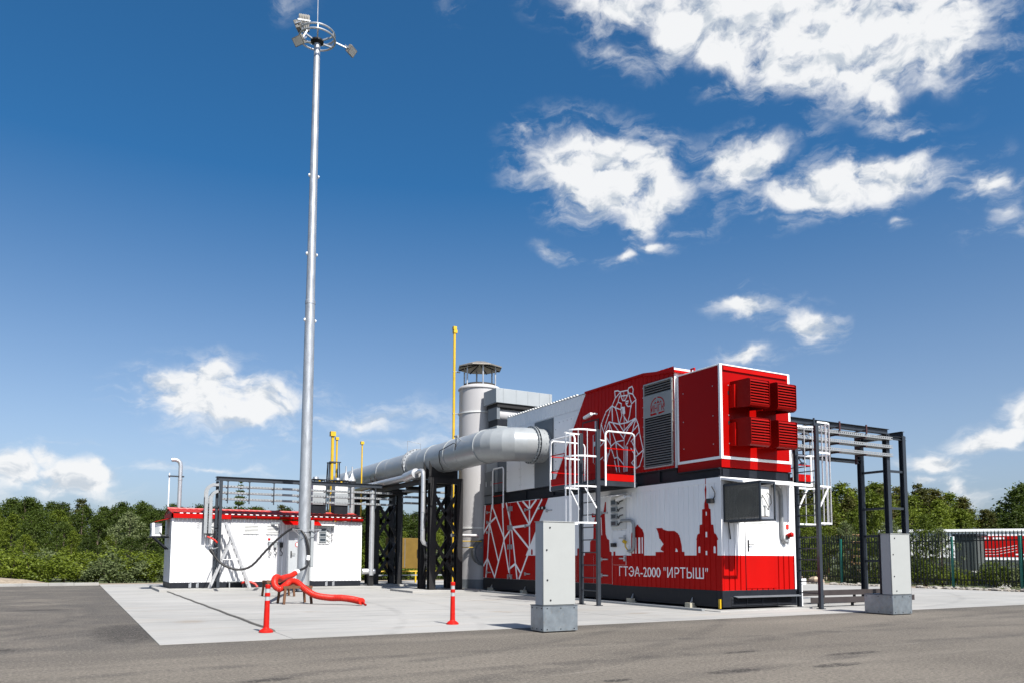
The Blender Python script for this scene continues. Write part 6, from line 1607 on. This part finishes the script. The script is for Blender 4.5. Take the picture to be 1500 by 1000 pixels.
# ================================================================== TREES
def tree_meshes(kind, seed, nclump, leafs, lsize, mleaf, mbark):
    """trunk + crown of unit height 1 (crown keeps real leaf size for a tree of H metres)"""
    rnd = random.Random(seed); H = {'broad': 8.0, 'pine': 9.0, 'spruce': 8.0, 'bush': 2.0, 'tall': 9.0}[kind]
    gt = G()
    def taper(p, q, r0, r1, n=6): gt.cyl(p, q, r0, r1, n=n)
    crown_v = []; crown_f = []
    def put_leaf(c, s):
        a = Vector((rnd.gauss(0, 1), rnd.gauss(0, 1), rnd.gauss(0, 1))).normalized(); b = a.cross(Vector((rnd.gauss(0, 1), rnd.gauss(0, 1), rnd.gauss(0, 1)))).normalized()
        o = len(crown_v); l = s * rnd.uniform(.7, 1.3)
        crown_v.extend([c - a*l, c - b*l*.55, c + a*l, c + b*l*.55]); crown_f.append((o, o+1, o+2, o+3))
    cl = []
    lean = Vector((rnd.gauss(0, .02), rnd.gauss(0, .02), 1)) * H
    if kind in ('broad', 'tall'):
        taper((0, 0, -.3), lean * .5, .13, .09); taper(lean * .5, lean * .95, .09, .02)
        zb = .14 if kind == 'broad' else .30
        wmax = (.30 if kind == 'broad' else .17) * H
        for _ in range(nclump):
            t = rnd.random() ** .85; z = zb + (1 - zb) * t
            prof = sin(pi * min(1, (.12 + t * .88)) ** .8) ** .7
            r = wmax * max(.12, prof) * sqrt(rnd.uniform(.15, 1)); a = rnd.uniform(0, 2*pi)
            wob = 1 + .28 * sin(3 * a + seed) + .16 * sin(5 * a + 7 * t + seed)
            cl.append((Vector((r*cos(a)*wob, r*sin(a)*wob, z * H)) + lean * 0, rnd.uniform(.28, .55)))
        for k in range(9):
            c = cl[rnd.randrange(len(cl))][0]; z0 = max(.2 * H, c.z * .75 - .6); taper(lean * (z0 / H), c, .045, .012, 4)
    elif kind == 'pine':
        taper((0, 0, -.3), lean * .55, .13, .10); taper(lean * .55, lean, .10, .02)
        for _ in range(nclump):
            t = rnd.random(); z = .34 + .66 * t; lv = round(z * 13) / 13 + rnd.uniform(-.012, .012)
            r = .155 * H * (1.05 - t) ** .6 * sqrt(rnd.uniform(.1, 1)) * (1 if rnd.random() > .1 else 1.3); a = rnd.uniform(0, 2*pi)
            cl.append((Vector((r*cos(a), r*sin(a), lv * H + .12 * r)), rnd.uniform(.22, .42)))
        for k in range(22):
            c = cl[rnd.randrange(len(cl))][0]; taper(Vector((0, 0, c.z - .1)), c, .03, .008, 4)
        for k in range(10):
            a = rnd.uniform(0, 2*pi); z = rnd.uniform(.12, .4) * H; taper((0, 0, z), (cos(a) * .7, sin(a) * .7, z + .1), .018, .004, 4)
    elif kind == 'spruce':
        taper((0, 0, -.3), lean, .13, .01)
        for _ in range(nclump):
            t = rnd.random() ** 1.3; z = .06 + .94 * t; lv = round(z * 16) / 16
            r = .19 * H * (1 - t) * sqrt(rnd.uniform(.1, 1)) + .03; a = rnd.uniform(0, 2*pi)
            cl.append((Vector((r*cos(a), r*sin(a), lv * H - .10 * r)), .16 + .22 * (1 - t)))
    else:
        for k in range(7):
            a = rnd.uniform(0, 2*pi); taper((cos(a) * .15, sin(a) * .15, -.2), (cos(a) * .7, sin(a) * .7, 1.5), .025, .008, 4)
        for _ in range(nclump):
            a = rnd.uniform(0, 2*pi); u = rnd.random(); r = 1.15 * sqrt(rnd.random()); zz = 1.75 * sqrt(max(0, 1 - (r / 1.3) ** 2)) * (1 - .6 * u * u) * (1 + .2 * sin(3 * a + seed))
            cl.append((Vector((r*cos(a), r*sin(a), max(.06, zz))), rnd.uniform(.16, .30)))
    for c, cr in cl:
        for _ in range(leafs):
            o = Vector((rnd.gauss(0, .5), rnd.gauss(0, .5), rnd.gauss(0, .42))) * cr
            put_leaf(c + o, lsize)
    me = bpy.data.meshes.new(kind + '_crown'); me.from_pydata([tuple(v) for v in crown_v], [], crown_f); me.materials.append(mleaf)
    tr = gt.build(kind + '_trunk', mbark); tm = tr.data; bpy.data.objects.remove(tr)
    return tm, me, H
VAR = {
    'dark': [tree_meshes('broad', s, 180, 36, .100, LEAF_DARK, BARK) for s in (1, 2, 3)],
    'mid': [tree_meshes('broad', s, 165, 36, .100, LEAF_MID, BARK) for s in (4, 5, 6)],
    'pale': [tree_meshes('broad', s, 140, 34, .095, LEAF_PALE, BARK) for s in (7,)],
    'tall': [tree_meshes('tall', s, 150, 34, .100, LEAF_MID, BARK) for s in (8, 9)],
    'pine': [tree_meshes('pine', s, 165, 34, .090, LEAF_PINE, PINEBARK) for s in (10, 11, 12)],
    'spruce': [tree_meshes('spruce', s, 200, 26, .085, LEAF_DARK, BARK) for s in (13, 14)],
    'dead': [tree_meshes('spruce', s, 120, 16, .08, LEAF_BROWN, BARK) for s in (15,)],
    'bushp': [tree_meshes('bush', s, 140, 24, .062, LEAF_PALE, BARK) for s in (16, 17)],
    'bushm': [tree_meshes('bush', s, 140, 24, .062, LEAF_MID, BARK) for s in (18, 19)],
}
rt_ = random.Random(42)
def plant(var, x, y, h, label, group=None, name='tree', z=-.25, wide=1.0, cat='tree'):
    tm, cm_, H = rt_.choice(VAR[var]); s = h / H
    t = bpy.data.objects.new(name, None); COL.objects.link(t); t.location = (x, y, z); t.empty_display_size = .3
    tag(t, label, cat, group)
    rz = rt_.uniform(0, 2*pi); sx = s * wide
    inst('trunk', tm, t, rotz=rz, scale=(sx, sx, s)); inst('crown', cm_, t, rotz=rz, scale=(sx, sx, s))
    return t
def polar(deg, dist): return dist * sin(radians(deg)), dist * cos(radians(deg))
LG = 'forest trees behind the pad'; RG = 'pines and trees beyond the fence'
kindword = {'dark': 'dark green broadleaf tree', 'mid': 'mid green leafy tree', 'spruce': 'dark pointed spruce', 'tall': 'slender leafy tree', 'pine': 'olive green pine', 'pale': 'pale leafed tree'}
# heights follow the skyline seen from the yard: distance row by row
for dist, hmin, hmax, step, kinds, row in ((124, 8.3, 9.1, .95, ('dark', 'dark', 'dark', 'pine'), 'far back on the skyline of the forest behind the pad'), (110, 7.3, 8.3, 1.15, ('dark', 'dark', 'spruce', 'dark'), 'on the skyline of the forest behind the pad'), (97, 6.0, 7.1, 1.5, ('dark', 'dark', 'mid', 'spruce'), 'just below the skyline of the forest behind the pad'), (84, 4.6, 5.9, 1.9, ('dark', 'dark', 'tall', 'mid', 'dark'), 'in the middle of the forest behind the pad'), (72, 3.2, 4.6, 2.3, ('mid', 'dark', 'tall', 'dark'), 'near the front of the forest behind the pad'), (62, 2.0, 3.0, 2.9, ('mid', 'dark', 'mid'), 'at the front edge of the forest behind the pad')):
    a = -9.0
    while a < 37:
        k = rt_.choice(kinds); x, y = polar(a + rt_.uniform(-.4, .4), dist * rt_.uniform(.96, 1.04))
        plant(k, x, y, rt_.uniform(hmin, hmax), kindword[k] + ' ' + row, LG, wide=rt_.uniform(1.05, 1.4)); a += step * rt_.uniform(.75, 1.2)
x, y = polar(3.3, 68); plant('pale', x, y, 4.9, 'pale silvery willow rising above the roadside shrubs', wide=1.15, name='willow_tree')
x, y = polar(6.55, 60); plant('dead', x, y, 3.9, 'brown dead spruce just left of the small container', name='dead_spruce')
x, y = polar(10.1, 104); plant('spruce', x, y, 11.0, 'tallest pointed spruce above the red tiled roof', name='spruce_tree')
# shrubs along the back kerb
a = -7.0
while a < 31:
    x, y = polar(a, 50 * rt_.uniform(.95, 1.06)); y = max(y, 46)
    k = rt_.choice(('bushp', 'bushm', 'bushm'))
    plant(k, x, y, rt_.uniform(1.35, 1.85), 'pale leafed shrub in the row behind the kerb' if k == 'bushp' else 'green shrub in the row behind the kerb', 'shrubs behind the kerb', name='shrub', wide=rt_.uniform(1.3, 1.7), cat='shrub'); a += rt_.uniform(.9, 1.5)
a = -7.5
while a < 31:
    x, y = polar(a, 55 * rt_.uniform(.97, 1.06)); k = rt_.choice(('bushp', 'bushm', 'bushm'))
    plant(k, x, y, rt_.uniform(1.7, 2.2), 'pale leafed shrub in the row behind the kerb' if k == 'bushp' else 'green shrub in the row behind the kerb', 'shrubs behind the kerb', name='shrub', wide=rt_.uniform(1.3, 1.7), cat='shrub'); a += rt_.uniform(1.0, 1.6)
# beyond the fence
def ridge(deg):     # skyline height at 80 m along the right-hand wood
    pts = [(36, 6.6), (44, 7.4), (50, 7.8), (54, 7.9), (57, 7.7), (58.7, 6.5), (60.3, 5.7), (61.2, 6.0), (61.9, 7.2), (62.6, 8.2), (68, 8.6)]
    for (a0, h0), (a1, h1) in zip(pts[:-1], pts[1:]):
        if deg <= a1: return h0 + (h1 - h0) * max(0, (deg - a0)) / (a1 - a0)
    return pts[-1][1]
for dist, f_, step, kinds, row in ((92, 1.10, .95, ('pine', 'pine', 'tall'), 'on the skyline beyond the fence'), (80, .94, 1.0, ('pine', 'pine', 'pine', 'tall'), 'in the upper rows beyond the fence'), (70, .78, 1.3, ('pine', 'tall', 'mid', 'pine'), 'in the middle rows beyond the fence'), (62, .60, 1.8, ('mid', 'tall', 'pine'), 'in the front row beyond the fence')):
    a = 37.0
    while a < 71:
        k = rt_.choice(kinds) if a < 60.8 else rt_.choice(('dark', 'mid', 'dark'))
        x, y = polar(a + rt_.uniform(-.4, .4), dist * rt_.uniform(.97, 1.03))
        plant(k, x, y, (ridge(a) + .25) * (1.05 if a < 60.8 else .95) * f_ * rt_.uniform(.90, 1.05), kindword[k] + ' ' + row, RG, wide=rt_.uniform(1.15, 1.5)); a += step * rt_.uniform(.75, 1.2) * (1 if a < 60.8 else 1.6)
# nearer bushes and saplings right behind the fence
for (yy, xx, h, k) in ((31.5, 38.5, 3.9, 'mid'), (30.2, 39.0, 3.6, 'pale'), (28.4, 39.5, 4.2, 'mid'), (27.2, 38.6, 3.6, 'pale'), (26.2, 40.2, 3.9, 'mid'), (33.5, 39.5, 4.6, 'mid'), (25.0, 38.2, 3.0, 'mid'), (24.2, 38.4, 3.1, 'pale')):
    plant(k, xx, yy, h, 'leafy sapling pushing up right behind the fence' if k == 'mid' else 'pale leafed sapling right behind the fence', 'saplings behind the fence', name='sapling', wide=.9)
yy = 13.5
while yy < 35:
    plant(rt_.choice(('bushm', 'bushm', 'bushp')), 37.9 + rt_.uniform(-.3, .8), yy, rt_.uniform(.7, 1.5), 'low green bush at the foot of the picket fence', 'bushes at the fence foot', name='bush', z=-.1, cat='shrub'); yy += rt_.uniform(.7, 1.5)
